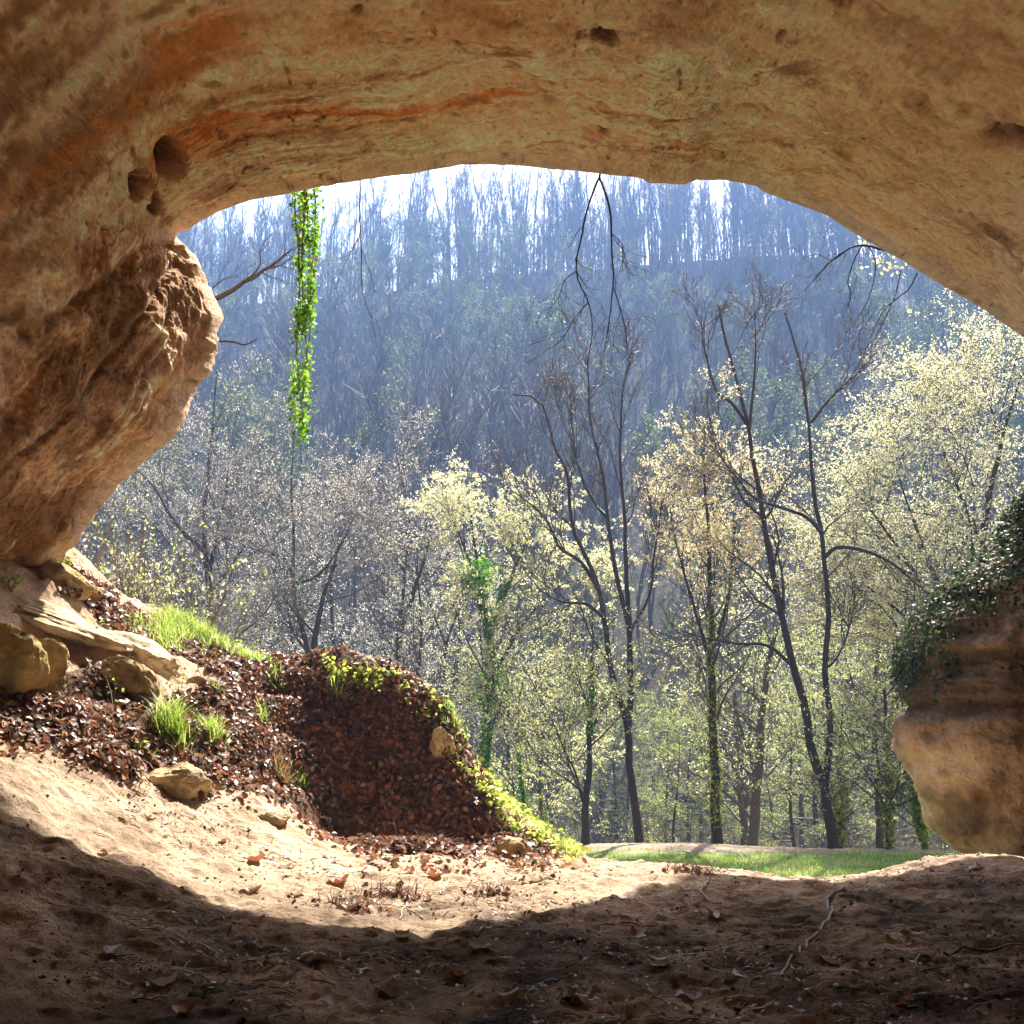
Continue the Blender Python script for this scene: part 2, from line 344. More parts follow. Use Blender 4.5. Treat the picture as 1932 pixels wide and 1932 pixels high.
# ------------------------------------------------------------------ the cave shell
nan = float('nan')
ROWS = [  # lip x, y, depth | middle x, y, depth | outer x, y, depth
 (40, 1150, 12.60, -150, 1170, 11.2, -900, 1750, 7.0),
 (60, 1095, 11.60, nan, nan, nan, nan, nan, nan),
 (72, 1063, 10.90, -130, 1040, 8.9, -900, 1150, 5.2),
 (100, 1053, 10.90, nan, nan, nan, nan, nan, nan),
 (150, 1012, 11.00, -80, 950, 8.9, -900, 860, 5.0),
 (160, 985, 11.10, nan, nan, nan, nan, nan, nan),
 (187, 948, 11.20, -50, 860, 9.0, -900, 650, 5.0),
 (235, 895, 11.30, nan, nan, nan, nan, nan, nan),
 (290, 850, 11.40, 0, 760, 9.1, -900, 500, 5.0),
 (335, 815, 11.50, nan, nan, nan, nan, nan, nan),
 (352, 775, 11.60, 70, 670, 9.4, -900, 330, 5.0),
 (358, 745, 11.70, nan, nan, nan, nan, nan, nan),
 (395, 700, 11.80, nan, nan, nan, nan, nan, nan),
 (407, 650, 11.90, 120, 590, 9.6, -850, 100, 5.0),
 (415, 605, 12.00, nan, nan, nan, nan, nan, nan),
 (402, 560, 12.00, nan, nan, nan, nan, nan, nan),
 (388, 520, 12.10, 160, 480, 9.9, -800, -100, 5.0),
 (360, 480, 12.20, nan, nan, nan, nan, nan, nan),
 (340, 447, 12.10, 190, 380, 10.0, -700, -300, 5.0),
 (365, 425, 12.00, nan, nan, nan, nan, nan, nan),
 (408, 400, 11.90, 250, 260, 10.4, -500, -500, 5.0),
 (470, 378, 11.80, nan, nan, nan, nan, nan, nan),
 (560, 362, 11.90, 440, 130, 10.4, -150, -750, 4.6),
 (700, 337, 12.05, 620, 90, 10.2, nan, nan, nan),
 (780, 327, 12.40, nan, nan, nan, nan, nan, nan),
 (830, 318, 12.65, nan, nan, nan, nan, nan, nan),
 (870, 311, 12.80, nan, nan, nan, nan, nan, nan),
 (960, 311, 12.85, 930, 60, 9.3, 800, -950, 4.3),
 (1130, 327, 11.95, 1130, 70, 8.9, nan, nan, nan),
 (1212, 336, 12.10, nan, nan, nan, nan, nan, nan),
 (1222, 345, 12.15, nan, nan, nan, nan, nan, nan),
 (1290, 349, 12.80, 1330, 90, 9.5, 1400, -900, 4.4),
 (1312, 339, 13.20, nan, nan, nan, nan, nan, nan),
 (1370, 340, 14.50, nan, nan, nan, nan, nan, nan),
 (1428, 350, 15.80, nan, nan, nan, nan, nan, nan),
 (1437, 360, 15.90, 1500, 120, 11.0, nan, nan, nan),
 (1500, 384, 16.30, nan, nan, nan, nan, nan, nan),
 (1560, 406, 16.40, 1640, 190, 11.3, 1900, -700, 5.0),
 (1610, 440, 16.50, nan, nan, nan, nan, nan, nan),
 (1700, 490, 16.40, 1790, 290, 11.6, 2300, -400, 5.2),
 (1790, 545, 16.30, nan, nan, nan, nan, nan, nan),
 (1850, 580, 16.20, nan, nan, nan, nan, nan, nan),
 (1932, 637, 16.00, 2100, 470, 11.6, 2900, 0, 5.4),
 (2060, 760, 15.00, 2300, 640, 11.2, 3100, 300, 5.4),
 (2180, 980, 13.80, 2420, 900, 10.8, 3200, 700, 5.4),
 (2230, 1250, 13.00, 2500, 1250, 10.2, 3200, 1200, 5.4),
 (2250, 1600, 12.50, 2550, 1600, 9.8, 3200, 1600, 5.4),
 (2260, 1850, 12.5, 2550, 1900, 9.8, 3200, 2000, 5.4)]
RW = np.array(ROWS, float); sidx = np.arange(len(RW))
for c in range(3, 9):
    ok = ~np.isnan(RW[:, c]); RW[:, c] = np.interp(sidx, sidx[ok], RW[ok, c])
NS = 1150
def fill(cols, sm):
    d = np.concatenate([[0], np.cumsum(np.hypot(np.diff(RW[:, 0]), np.diff(RW[:, 1])))])
    q = np.linspace(0, d[-1], NS)
    r = np.stack([np.interp(q, d, RW[:, c]) for c in cols], -1)
    if sm:
        k = np.hanning(sm); k /= k.sum()
        r = np.stack([np.convolve(np.pad(r[:, i], (sm // 2, sm // 2), 'edge'), k, 'valid')[:NS] for i in range(3)], -1)
    return r
lip = fill((0, 1, 2), 9); mid = fill((3, 4, 5), 161); out = fill((6, 7, 8), 161)
cen = np.array([950, 900.])
od = nrm(lip[:, :2] - cen)
ks = np.hanning(121); ks /= ks.sum()
od = nrm(np.stack([np.convolve(np.pad(od[:, i], (60, 60), 'edge'), ks, 'valid') for i in (0, 1)], -1))
def off(px, dd): return P(lip[:, 0] + od[:, 0] * px, lip[:, 1] + od[:, 1] * px, lip[:, 2] + dd)
Lw, Mw, Ow = P(*lip.T), P(*mid.T), P(*out.T)
B1 = Ow.copy(); B1[:, 1] = -5; B1[:, 0] *= 1.05; B1[:, 2] = 2.2 + (Ow[:, 2] - 2.2) * .9
B2 = B1.copy(); B2[:, 1] = -11; B2[:, 0] *= .7; B2[:, 2] = 2.2 + (B1[:, 2] - 2.2) * .7
B3 = np.zeros_like(B2); B3[:] = (0, -14, 2.5)
rings = [off(1700, -2.0), off(700, .9), off(160, .75), off(45, .45), off(10, .16), Lw, P(*(lip + np.c_[od * 10, np.full(NS, -.18)]).T)]
# inward from the lip: quadratic bulge toward the middle ring
seq = []
tt = np.concatenate([np.linspace(.06, 1, 190), 1 + np.linspace(.012, 1, 70)])
for t in tt:
    if t <= 1: seq.append(rings[-1] * (1 - t) ** 1 + Mw * t)
    else: seq.append(Mw * (2 - t) + Ow * (t - 1))
S = rings[:-1] + [rings[-1]] + seq + [Ow * .6 + B1 * .4, B1, B2, B3]
S = np.stack(S, 1)                                  # NS, NT, 3
n_out = len(rings) - 1; NT = S.shape[1]
# smooth the fold at the middle ring
i0 = n_out + 1 + 150; i1 = n_out + 1 + 230
for _ in range(120):
    S[:, i0:i1] = .25 * S[:, i0 - 1:i1 - 1] + .5 * S[:, i0:i1] + .25 * S[:, i0 + 1:i1 + 1]
gs = np.gradient(S, axis=0); gt = np.gradient(S, axis=1)
Nn = nrm(np.cross(gs, gt))
flip = np.sign((Nn * (np.array([0, 6, 3.]) - S)).sum(-1, keepdims=True)); flip = np.where(np.median(flip) > 0, 1, -1)
Nn = Nn * flip                                       # towards the inside of the cave
for _ in range(6):
    Nn[1:-1] = nrm(Nn[2:] + Nn[1:-1] + Nn[:-2]); Nn[:, 1:-1] = nrm(Nn[:, 2:] + Nn[:, 1:-1] + Nn[:, :-2])
spx, spy, _ = proj(S)
inner = smooth(n_out, n_out + 26, np.arange(NT))[None, :] * np.ones((NS, 1))
lenS = np.cumsum(np.linalg.norm(np.diff(S[:, n_out + 100], axis=0, prepend=S[:1, n_out + 100]), axis=1))
lenT = np.cumsum(np.linalg.norm(np.diff(S[NS // 2], axis=0, prepend=S[NS // 2, :1]), axis=1))
UV = np.stack([np.broadcast_to(lenS[:, None], (NS, NT)), np.broadcast_to(lenT[None], (NS, NT)), np.zeros((NS, NT))], -1)
warp = np.stack([fbm(S * .55, 3), fbm(S * .55 + 20, 3), 0 * spx], -1)
st = fbm((UV + warp * .8) * np.array([.28, 1.9, 1]), 5)
st2 = fbm((UV + warp * .8) * np.array([.7, 6, 1]) + 40, 4)
big = fbm(S * .5 + 3, 3); med = fbm(S * 1.7, 4); fine = fbm(S * 7, 4)
disp = inner * (.16 * big + .08 * st + .09 * med) + (.25 + .75 * inner) * (.035 * st2 + .028 * fine + .05 * ridged(S * 2.9 + 8, 6) * (.3 + .7 * inner))
# terraced scallops on the left overhang
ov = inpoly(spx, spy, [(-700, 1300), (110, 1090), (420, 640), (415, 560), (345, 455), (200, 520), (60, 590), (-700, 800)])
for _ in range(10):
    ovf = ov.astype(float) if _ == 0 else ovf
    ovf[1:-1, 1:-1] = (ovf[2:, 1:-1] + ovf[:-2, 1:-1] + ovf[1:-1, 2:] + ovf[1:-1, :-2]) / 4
disp += ovf * inner * (.12 * fbm(S * 1.2 + 60, 4) + .04 * ridged(S * 3.3 + 11, 5))
crack = [(345, 478), (300, 545), (235, 635), (160, 735), (60, 840), (-60, 930)]
crd = segdist(spx + 12 * med, spy + 12 * fine, crack)
disp -= (.075 * np.exp(-(crd / 6) ** 2) + .03 * np.exp(-(crd / 24) ** 2)) * np.clip(.7 + 1.5 * med, .15, 1.3)
crack2 = [(40, 620), (120, 585), (200, 520), (262, 470), (340, 445)]
crd2 = segdist(spx + 16 * med, spy + 10 * fine, crack2); disp -= .07 * np.exp(-(crd2 / 11) ** 2)
holes = [(324, 300, 27, 34, 1.0), (252, 345, 20, 30, .22), (290, 385, 14, 22, .2), (1140, 68, 24, 11, .3), (672, 14, 12, 9, .25), (1475, 72, 10, 10, .22), (1905, 258, 52, 22, .25), (1485, 275, 10, 6, .12),
         (1132, 246, 14, 16, .12), (1590, 8, 30, 10, .16), (405, 165, 22, 7, .07), (1510, 135, 50, 20, .07), (1030, 195, 25, 9, .08), (770, 222, 22, 6, .07), (895, 10, 16, 6, .06), (1560, 165, 16, 7, .04)]
disp -= .02 * smooth(.05, .012, np.abs(vnoise(S * 1.25 + warp * 1.5)) + .12 * np.abs(fine)) * smooth(.02, .2, fbm(S * .9 + 44, 3))
edge = smooth(850, 780, spy) * smooth(440, 470, spy) * (spx < 470) * (1 - inner) * smooth(n_out - 4, n_out, np.arange(NT))[None]
disp += ovf * .10 * ridged(S * 2.8 + 90, 4) * (1 - inner)
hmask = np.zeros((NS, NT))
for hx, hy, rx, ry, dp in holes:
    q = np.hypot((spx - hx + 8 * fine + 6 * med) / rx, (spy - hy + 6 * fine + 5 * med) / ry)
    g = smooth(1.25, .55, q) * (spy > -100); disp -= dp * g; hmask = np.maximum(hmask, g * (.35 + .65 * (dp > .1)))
S = S + Nn * disp[..., None]
# colours: bedding colour, rust, dark films and pale scoured streaks that belong to the rock
pale = np.array([.84, .69, .50]); ochre = np.array([.71, .50, .30]); rust = np.array([.56, .235, .07]); brown = np.array([.24, .135, .065]); grey = np.array([.46, .36, .25])
def lerp(c, d, k): return c + (d - c) * np.clip(k, 0, 1)[..., None]
c = np.zeros((NS, NT, 3)) + ochre
c = lerp(c, pale, .85 + 1.7 * st)
c = lerp(c, grey, 1.5 * (fbm((UV + warp) * np.array([.5, 2.6, 1]) + 90, 5) - .12))
c = lerp(c, brown * 1.3, 3.4 * (fbm((UV + warp * .6) * np.array([.8, 3.4, 1]) + 130, 6, .6) - .26))
c = lerp(c, brown, 3.0 * (fbm(S * 3.1 + 77, 5, .6) - .36)); c = lerp(c, pale, 2.2 * (fbm(S * 2.3 + 177, 5, .6) - .3))
c = lerp(c, pale, 2.0 * (st2 - .22) * .7)
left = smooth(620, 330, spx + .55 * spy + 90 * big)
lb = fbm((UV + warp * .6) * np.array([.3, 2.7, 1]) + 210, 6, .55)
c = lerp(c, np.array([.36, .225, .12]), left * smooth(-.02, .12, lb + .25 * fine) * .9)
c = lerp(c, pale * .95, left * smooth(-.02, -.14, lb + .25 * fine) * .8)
right = smooth(1350, 1800, spx + .2 * spy); c = lerp(c, np.array([.56, .40, .225]), .5 * right)
def blob(x, y, rx, ry, ang=0, n=1.0):
    ca, sa = math.cos(ang), math.sin(ang); dx, dy = spx - x, spy - y
    q = np.hypot((dx * ca + dy * sa) / rx, (-dx * sa + dy * ca) / ry)
    return smooth(1.2, .55, q + n * (.6 * med + .8 * fine + .7 * st2)) * np.clip(.95 + 1.3 * fine + 1.2 * st2, 0.25, 1)
rb = rust
for (x, y, rx, ry, a, col, k) in [(740, 203, 300, 14, -.06, rust, 1.0), (420, 245, 130, 34, -.35, rust, 1.0), (960, 185, 90, 12, 0, rust, 1.0), (350, 60, 80, 40, -.5, rust, 1.0), (330, 170, 130, 45, -.75, rust * 1.05, .7),
      (290, 280, 70, 35, -.7, rust, .5), (205, 560, 90, 40, -.3, brown, .9), (170, 500, 120, 55, .25, np.array([.3, .165, .075]), 1.0), (30, 590, 55, 25, 0, brown * .6, .9), (90, 700, 220, 60, -.6, np.array([.36, .19, .085]), .85),
      (100, 820, 220, 70, -.6, np.array([.24, .155, .08]), .7), (40, 960, 200, 70, -.3, np.array([.2, .13, .065]), .8), (330, 570, 55, 90, .3, np.array([.19, .14, .08]), .7), (340, 660, 60, 60, .4, np.array([.4, .24, .12]), .7),
      (60, 330, 160, 26, -.75, np.array([.3, .21, .15]), .6), (150, 230, 190, 30, -.72, np.array([.32, .22, .15]), .6), (60, 150, 120, 40, -.6, np.array([.3, .2, .12]), .4), (20, 40, 60, 26, -.7, np.array([.24, .14, .07]), .7),
      (440, 355, 95, 16, -.2, brown, .65), (430, 80, 50, 70, 0, rust, .6), (1905, 255, 60, 24, 0, np.array([.26, .11, .05]), .95), (1140, 68, 26, 12, 0, np.array([.2, .09, .04]), .95), (1125, 245, 22, 22, .8, rust, .7), (1510, 135, 55, 22, 0, np.array([.22, .16, .1]), .8),
      (1310, 280, 50, 8, .1, rust, .7), (1250, 35, 200, 28, -.3, np.array([.36, .23, .11]), .6), (1750, 60, 150, 45, .1, np.array([.29, .2, .115]), .7), (1650, 230, 200, 50, 0, np.array([.37, .26, .14]), .55), (1840, 430, 120, 22, .35, np.array([.25, .17, .1]), .55),
      (1620, 425, 75, 14, .5, np.array([.2, .13, .08]), .75), (1780, 330, 160, 22, .1, np.array([.52, .39, .24]), .5), (700, 265, 200, 20, -.1, pale, .5), (360, 210, 60, 14, -.6, pale * 1.05, .8), (230, 400, 120, 24, -.5, pale, .75), (70, 545, 90, 22, -.4, np.array([.6, .48, .24]), .8),
      (240, 330, 40, 40, 0, pale, .5), (600, 40, 180, 50, 0, np.array([.5, .33, .15]), .5), (860, 60, 220, 45, .05, np.array([.47, .31, .14]), .5), (90, 470, 60, 30, -.4, np.array([.47, .38, .17]), .7)]:
    c = lerp(c, col, k * blob(x, y, rx, ry, a))
for pts, wd, col, k in [([(-60, 320), (0, 254), (125, 145), (193, 71), (230, 10)], 9, pale, .9), ([(-60, 150), (0, 101), (44, 68), (105, 7)], 9, pale, .9), ([(-80, 490), (0, 455), (101, 423), (203, 372), (244, 305), (298, 190), (426, 135), (520, 110)], 22, pale, .85),
      ([(-60, 262), (0, 210), (142, 101), (200, 30)], 20, np.array([.27, .18, .125]), .85), ([(-20, 340), (44, 294), (135, 203), (190, 150)], 13, np.array([.29, .195, .13]), .85), ([(-60, 415), (0, 372), (152, 264), (294, 162), (390, 105), (425, 60)], 26, np.array([.44, .22, .08]), .9),
      ([(-60, 490), (0, 440), (118, 378), (190, 318)], 8, brown, .85), ([(240, 300), (262, 340), (290, 380), (310, 410)], 12, np.array([.22, .11, .055]), .85), ([(330, 440), (400, 385), (500, 350), (560, 338)], 7, np.array([.4, .2, .1]), .7), ([(280, 205), (330, 188), (400, 195)], 9, brown, .7),
      ([(1100, 275), (1180, 284), (1260, 278), (1340, 292), (1420, 305)], 5, np.array([.36, .19, .07]), .8), ([(1440, 330), (1560, 318), (1640, 340), (1760, 352)], 6, np.array([.36, .22, .1]), .7), ([(1700, 110), (1760, 140), (1830, 130)], 10, np.array([.32, .21, .12]), .7), ([(1150, 110), (1280, 60), (1400, 10)], 16, np.array([.44, .29, .15]), .6), ([(1860, 430), (1900, 460), (1932, 500)], 10, np.array([.2, .14, .09]), .8), ([(1640, 440), (1740, 490), (1860, 560)], 9, np.array([.36, .25, .15]), .6)]:
    dq = segdist(spx + 34 * med + 20 * st2, spy + 26 * fine + 26 * big, pts); c = lerp(c, col, k * smooth(wd * 1.5, wd * .55, dq) * np.clip(.9 + 1.4 * fine, .2, 1))
c = lerp(c, np.array([.07, .055, .03]), .75 * np.exp(-(crd / 7) ** 2)); c = lerp(c, brown, .5 * np.exp(-(crd2 / 10) ** 2))
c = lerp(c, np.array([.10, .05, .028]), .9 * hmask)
c = lerp(c, np.array([.55, .45, .33]), (1 - inner) * .8)
streak = fbm((UV + warp * .5) * np.array([2.2, 11, 1]) + 300, 4, .6)
c = lerp(c, brown * 1.25, 2.6 * (streak - .38)); c = lerp(c, pale, 1.6 * (-streak - .28))
ck = np.abs(vnoise(S * 1.25 + warp * 1.5)) + .12 * np.abs(fine); ckm = smooth(.05, .012, ck) * smooth(.02, .2, fbm(S * .9 + 44, 3)); c = lerp(c, brown * .6, .85 * ckm)
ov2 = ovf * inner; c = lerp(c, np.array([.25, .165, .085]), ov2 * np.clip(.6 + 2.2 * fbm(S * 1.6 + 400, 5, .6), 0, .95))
fleck = fbm(S * 13 + 9, 3, .6); c = lerp(c, brown * .7, 3.5 * (fleck - .42))
c *= (1 + .3 * fine + .25 * fbm(S * 20, 3) + .12 * med)[..., None]
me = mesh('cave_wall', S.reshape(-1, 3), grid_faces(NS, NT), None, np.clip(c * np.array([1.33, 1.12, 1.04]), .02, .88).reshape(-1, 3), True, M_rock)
tag(link('cave_wall', me), kind='structure')
LIPD = lambda px: float(np.interp(px, lip[300:, 0], lip[300:, 2]))

# ------------------------------------------------------------------ the rock on the right and its ivy
prof = [(880, 2010), (960, 1950), (1010, 1925), (1060, 1870), (1120, 1800), (1190, 1742), (1260, 1717), (1320, 1702), (1352, 1712), (1375, 1700), (1410, 1706), (1450, 1722), (1500, 1748), (1550, 1782), (1590, 1812), (1612, 1838), (1680, 1850)]
pv = np.array(prof, float); NR = 300; NA = 340
vv = np.linspace(880, 1680, NR); lx = np.interp(vv, pv[:, 0], pv[:, 1])
DC = 13.4
lw = P(lx, vv, DC); xc = P(2330, 1300, DC)[0]
th = np.linspace(-.25 * np.pi, 1.25 * np.pi, NA)      # from the back right round the left side to the front
rx = (xc - lw[:, 0])[:, None]; ry = 2.3
RV = np.stack([xc - rx * np.sin(th)[None], DC + ry * np.cos(th)[None] * np.minimum(1, rx / 2.5), lw[:, 2][:, None] + 0 * rx * th[None]], -1)
g1 = np.gradient(RV, axis=0); g2 = np.gradient(RV, axis=1); RN = nrm(np.cross(g1, g2)); RN *= np.sign((RN * (RV - np.array([xc, DC, 2.])))[..., :2].sum(-1).mean())
zz = RV[..., 2]
strat = fbm(RV * np.array([.5, .5, 5.5]) + 3, 4)
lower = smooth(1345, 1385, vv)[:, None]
RV = RV + RN * ((.13 * fbm(RV * 1.1, 4) + .10 * ridged(RV * np.array([1.6, 1.6, 2.6]), 5) + .05 * fbm(RV * 6, 4) + .06 * strat * (1 - .7 * lower) - .1 * np.exp(-((vv - 1335) / 14) ** 2)[:, None]))[..., None]
f1 = fbm(RV * 2.2, 5); f2 = fbm(RV * np.array([1, 1, 6]) + 7, 4)
rc = np.zeros(RV.shape) + np.array([.52, .36, .225])
rc = lerp(rc, np.array([.66, .5, .32]), 2.4 * f1); rc = lerp(rc, np.array([.22, .15, .08]), 2.6 * (-f1 - .08)); rc = lerp(rc, np.array([.4, .19, .08]), 1.8 * (f2 - .15))
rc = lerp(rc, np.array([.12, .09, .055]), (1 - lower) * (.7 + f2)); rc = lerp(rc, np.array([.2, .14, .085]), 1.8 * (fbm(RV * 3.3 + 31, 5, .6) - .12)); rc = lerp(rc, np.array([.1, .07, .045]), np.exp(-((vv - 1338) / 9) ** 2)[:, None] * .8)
root = empty('rock_pillar', (xc, DC, .8), 'brown sandstone rock standing at the right edge of the cave mouth, its top under dark ivy', 'rock')
o = link('rock_body', mesh('rock_body', RV.reshape(-1, 3) - np.array(root.location), grid_faces(NR, NA), None, np.clip(rc, .02, .8).reshape(-1, 3), True, M_rock), root)

def leaf_quads(pos, size, nbias=(0, 0, .3), nb=1.0, aspect=.6, fold=0.0, droop=0.0, axis=None):
    """one pointed leaf (two quads folded on the midrib) per position"""
    n = len(pos); size = np.broadcast_to(size, n)[:, None]
    N = nrm(rng.normal(size=(n, 3)) * nb + np.asarray(nbias))
    A = nrm(np.cross(N, rng.normal(size=(n, 3)))) if axis is None else nrm(axis - (axis * N).sum(-1, keepdims=True) * N)
    A = nrm(A + np.array([0, 0, -droop])); Bv = nrm(np.cross(N, A)); N = np.cross(A, Bv)
    p0 = pos; p2 = pos + A * size; m1 = pos + A * size * .42 + Bv * size * aspect * .5 + N * size * fold; m2 = pos + A * size * .42 - Bv * size * aspect * .5 + N * size * fold
    return np.stack([p0, m1, p2, m2], 1).reshape(-1, 3), np.arange(n * 4).reshape(-1, 4)
def leaf5(pos, size, N, curl=.25, asp=.75):
    """curled dry leaf: six corners, two quads"""
    n = len(pos); size = np.broadcast_to(size, n)[:, None]
    A = nrm(np.cross(N, rng.normal(size=(n, 3)))); Bv = np.cross(N, A); cu = rng.uniform(-.1, 1, (n, 1)) * curl
    e = pos - A * size * .5 + N * size * cu * .5; tip = pos + A * size * .5 + N * size * cu * .7
    l1 = pos - A * size * .12 + Bv * size * asp * .5 + N * size * cu; l2 = pos + A * size * .25 + Bv * size * asp * .33 + N * size * cu
    r1 = pos - A * size * .12 - Bv * size * asp * .5 + N * size * cu * .8; r2 = pos + A * size * .25 - Bv * size * asp * .33 + N * size * cu * .8
    V = np.stack([e, l1, l2, tip, r2, r1], 1).reshape(-1, 3); i = np.arange(n)[:, None] * 6
    Q = np.concatenate([i + np.array([[0, 1, 2, 3]]), i + np.array([[0, 3, 4, 5]])])
    return V, Q
def ivy_leaf(pos, size, N, droop=.4):
    """five-cornered ivy leaf as two quads"""
    n = len(pos); size = np.broadcast_to(size, n)[:, None]
    A = nrm(np.cross(N, np.cross(np.array([[0, 0, -1.]]) + rng.normal(size=(n, 3)) * .5, N))); Bv = np.cross(N, A)
    s = pos; t = pos + A * size; a1 = pos - A * size * .12 + Bv * size * .48 - N * size * .06; a2 = pos + A * size * .45 + Bv * size * .42 - N * size * .1
    b1 = pos - A * size * .12 - Bv * size * .48 - N * size * .06; b2 = pos + A * size * .45 - Bv * size * .42 - N * size * .1
    V = np.stack([s, a1, a2, t, b2, b1], 1).reshape(-1, 3); i = np.arange(n)[:, None] * 6
    return V, np.concatenate([i + np.array([[0, 1, 2, 3]]), i + np.array([[0, 3, 4, 5]])])
def cmix(n, cols, wts, jit=.25, rep=1):
    c = np.array(cols)[rng.choice(len(cols), n, p=np.array(wts) / sum(wts))] * (1 + rng.uniform(-jit, jit, (n, 1)))
    return np.repeat(c, rep, 0)
k = rng.choice(NR * NA, 48000, p=(lambda q: (q / q.sum()))((np.ones((NR, NA)) * smooth(1345, 1230, vv + 0)[:, None] * np.clip(.35 + 1.6 * fbm(RV * 1.4 + 2, 3) + smooth(1250, 1050, vv)[:, None], 0, 1)).ravel()))
ip = RV.reshape(-1, 3)[k] + RN.reshape(-1, 3)[k] * rng.uniform(.0, .15, (len(k), 1)) ; iN = nrm(RN.reshape(-1, 3)[k] + rng.normal(size=(len(k), 3)) * .5)
V, Q = ivy_leaf(ip, rng.uniform(.026, .062, len(k)), iN)
b = Bag(); b.add(V, Q, cmix(len(k), [(.03, .06, .02), (.045, .08, .025), (.08, .12, .035), (.14, .11, .07), (.22, .17, .05)], [4, 4, 1.6, 1.6, .3], .3, 6))
tag(link('ivy', b.mesh('ivy', M_ivy)), 'dense dark green ivy carpet over the top of the right hand rock pillar', 'ivy')

# ------------------------------------------------------------------ boulders and stones
def rock_mesh(name, sx, sy, sz, seed, cuts=9, res=48, tint=(.5, .37, .2)):
    r = np.random.default_rng(seed)
    u = np.linspace(0, np.pi, res); v = np.linspace(0, 2 * np.pi, res * 2 + 1)[:-1]
    U, Vv = np.meshgrid(u, v, indexing='ij'); D = np.stack([np.sin(U) * np.cos(Vv), np.sin(U) * np.sin(Vv), np.cos(U)], -1)
    R = np.ones(U.shape)
    for _ in range(cuts):
        n = nrm(r.normal(size=3)); h = r.uniform(.62, .88); d = (D * n).sum(-1); R = np.where(d > 1e-3, np.minimum(R, h / np.maximum(d, 1e-3)), R)
    R = R * (1 + .14 * fbm(D * 1.7 + seed, 3) + .13 * ridged(D * 2.6 + seed, 5) + .05 * fbm(D * 9 + seed, 4))
    X = D * R[..., None] * np.array([sx, sy, sz]); n2 = res * 2
    i = np.arange(res - 1)[:, None] * n2 + np.arange(n2)[None]; j = np.arange(res - 1)[:, None] * n2 + (np.arange(n2)[None] + 1) % n2
    f = fbm(D * 2.5 + seed, 4)[..., None]; c = np.array(tint) * (1 + .5 * f); c = c + (np.array([.22, .2, .09]) - c) * np.clip(-f * 1.6 - .1, 0, .7)
    return mesh(name, X.reshape(-1, 3), np.stack([i, i + n2, j + n2, j], -1).reshape(-1, 4), None, np.clip(c, .03, .8).reshape(-1, 3), True, M_boulder)
def boulder(name, x0, y0, x1, y1, label, seed, tint=(.5, .37, .2), dd=.7, rot=0, tilt=0, sink=.2, cat='boulder', grp=None):
    g = on_floor((x0 + x1) / 2, y1); d = g[1] + .12
    A, Bq = P(x0, (y0 + y1) / 2, d), P(x1, (y0 + y1) / 2, d); T_, Bt = P(x0, y0, d), P(x0, y1, d)
    sx = (Bq[0] - A[0]) / 2; h = (T_[2] - Bt[2]) / 2
    o = link(name, rock_mesh(name, sx * 1.12, sx * dd, h * 1.15, seed, tint=tint))
    o.location = ((A[0] + Bq[0]) / 2, d + sx * dd * .35, (T_[2] + Bt[2]) / 2 - h * sink); o.rotation_euler = (0, tilt, rot)
    return tag(o, label, cat, grp)
boulder('boulder', 68, 1062, 168, 1122, 'large layered sandstone block lying under the foot of the overhang', 3, (.47, .34, .17), .6, .2, .35)
boulder('boulder', 145, 1104, 188, 1148, 'small round brown boulder just below the layered block under the overhang', 5, (.45, .28, .12), .9)
boulder('boulder', -70, 1180, 68, 1312, 'big fissured yellow boulder cut by the left edge of the photo', 8, (.5, .38, .17), .6)
boulder('boulder', 36, 1205, 120, 1312, 'yellow rounded boulder between the big fissured one and the leaf filled hollow', 12, (.48, .36, .17), .8)
boulder('rock_ledge', -60, 1128, 215, 1176, 'broad pale rock ledge sloping down from the left edge below the overhang', 61, (.68, .54, .36), .7, 0, .33, .5, 'rock ledge')
boulder('rock_ledge', 175, 1196, 350, 1252, 'pale sandstone ledge above the long sloping slab, grass beyond it', 63, (.68, .54, .36), .7, 0, .42, .5, 'rock ledge')
boulder('boulder', 70, 1275, 116, 1312, 'small mossy stone tucked at the foot of the yellow boulders', 15, (.42, .33, .16), .8)
boulder('boulder', 165, 1238, 292, 1318, 'long sloping sandstone slab above the dark leaf hollow', 21, (.52, .39, .21), .55, 0, .45)
boulder('boulder', 262, 1437, 400, 1512, 'weathered pale boulder half buried in sand at the lower edge of the leaves', 27, (.56, .43, .26), .6, 0, .15, .3)
boulder('boulder', 808, 1372, 858, 1478, 'upright pale yellow slab set in the right end of the leafy mound', 33, (.8, .62, .34), .5, 0, -.08)
boulder('boulder', 930, 1574, 992, 1628, 'pale wedge stone at the path edge below the leafy mound', 39, (.6, .45, .26), .6, 0, .4)
boulder('boulder', 478, 1530, 545, 1562, 'flat grey brown stone on the sand left of the leafy mound', 44, (.4, .31, .2), .7, 0, .1)
boulder('boulder', 355, 1278, 425, 1312, 'grey stone with leaves banked against it on the upper bank', 51, (.38, .31, .2), .6, 0, .3)
boulder('boulder', 820, 1548, 880, 1586, 'dark slanting stone in the leaves at the foot of the mound', 57, (.2, .17, .11), .6, 0, .6)
for i, (x, y) in enumerate([(232, 1555), (195, 1610), (90, 1560), (700, 1765), (1040, 1705), (1245, 1735), (640, 1715), (560, 1660), (1400, 1760), (1610, 1800), (1730, 1850), (1000, 1800), (820, 1830), (300, 1760), (1850, 1750)]):
    s = rng.uniform(8, 17)
    boulder('pebble', x - s, y - s * .8, x + s, y + s * .5, 'small brown stone lying loose on the cave floor', 70 + i, (.33, .24, .15), .8, rng.uniform(0, 3), 0, .25, 'stone', 'loose stones on the cave floor')

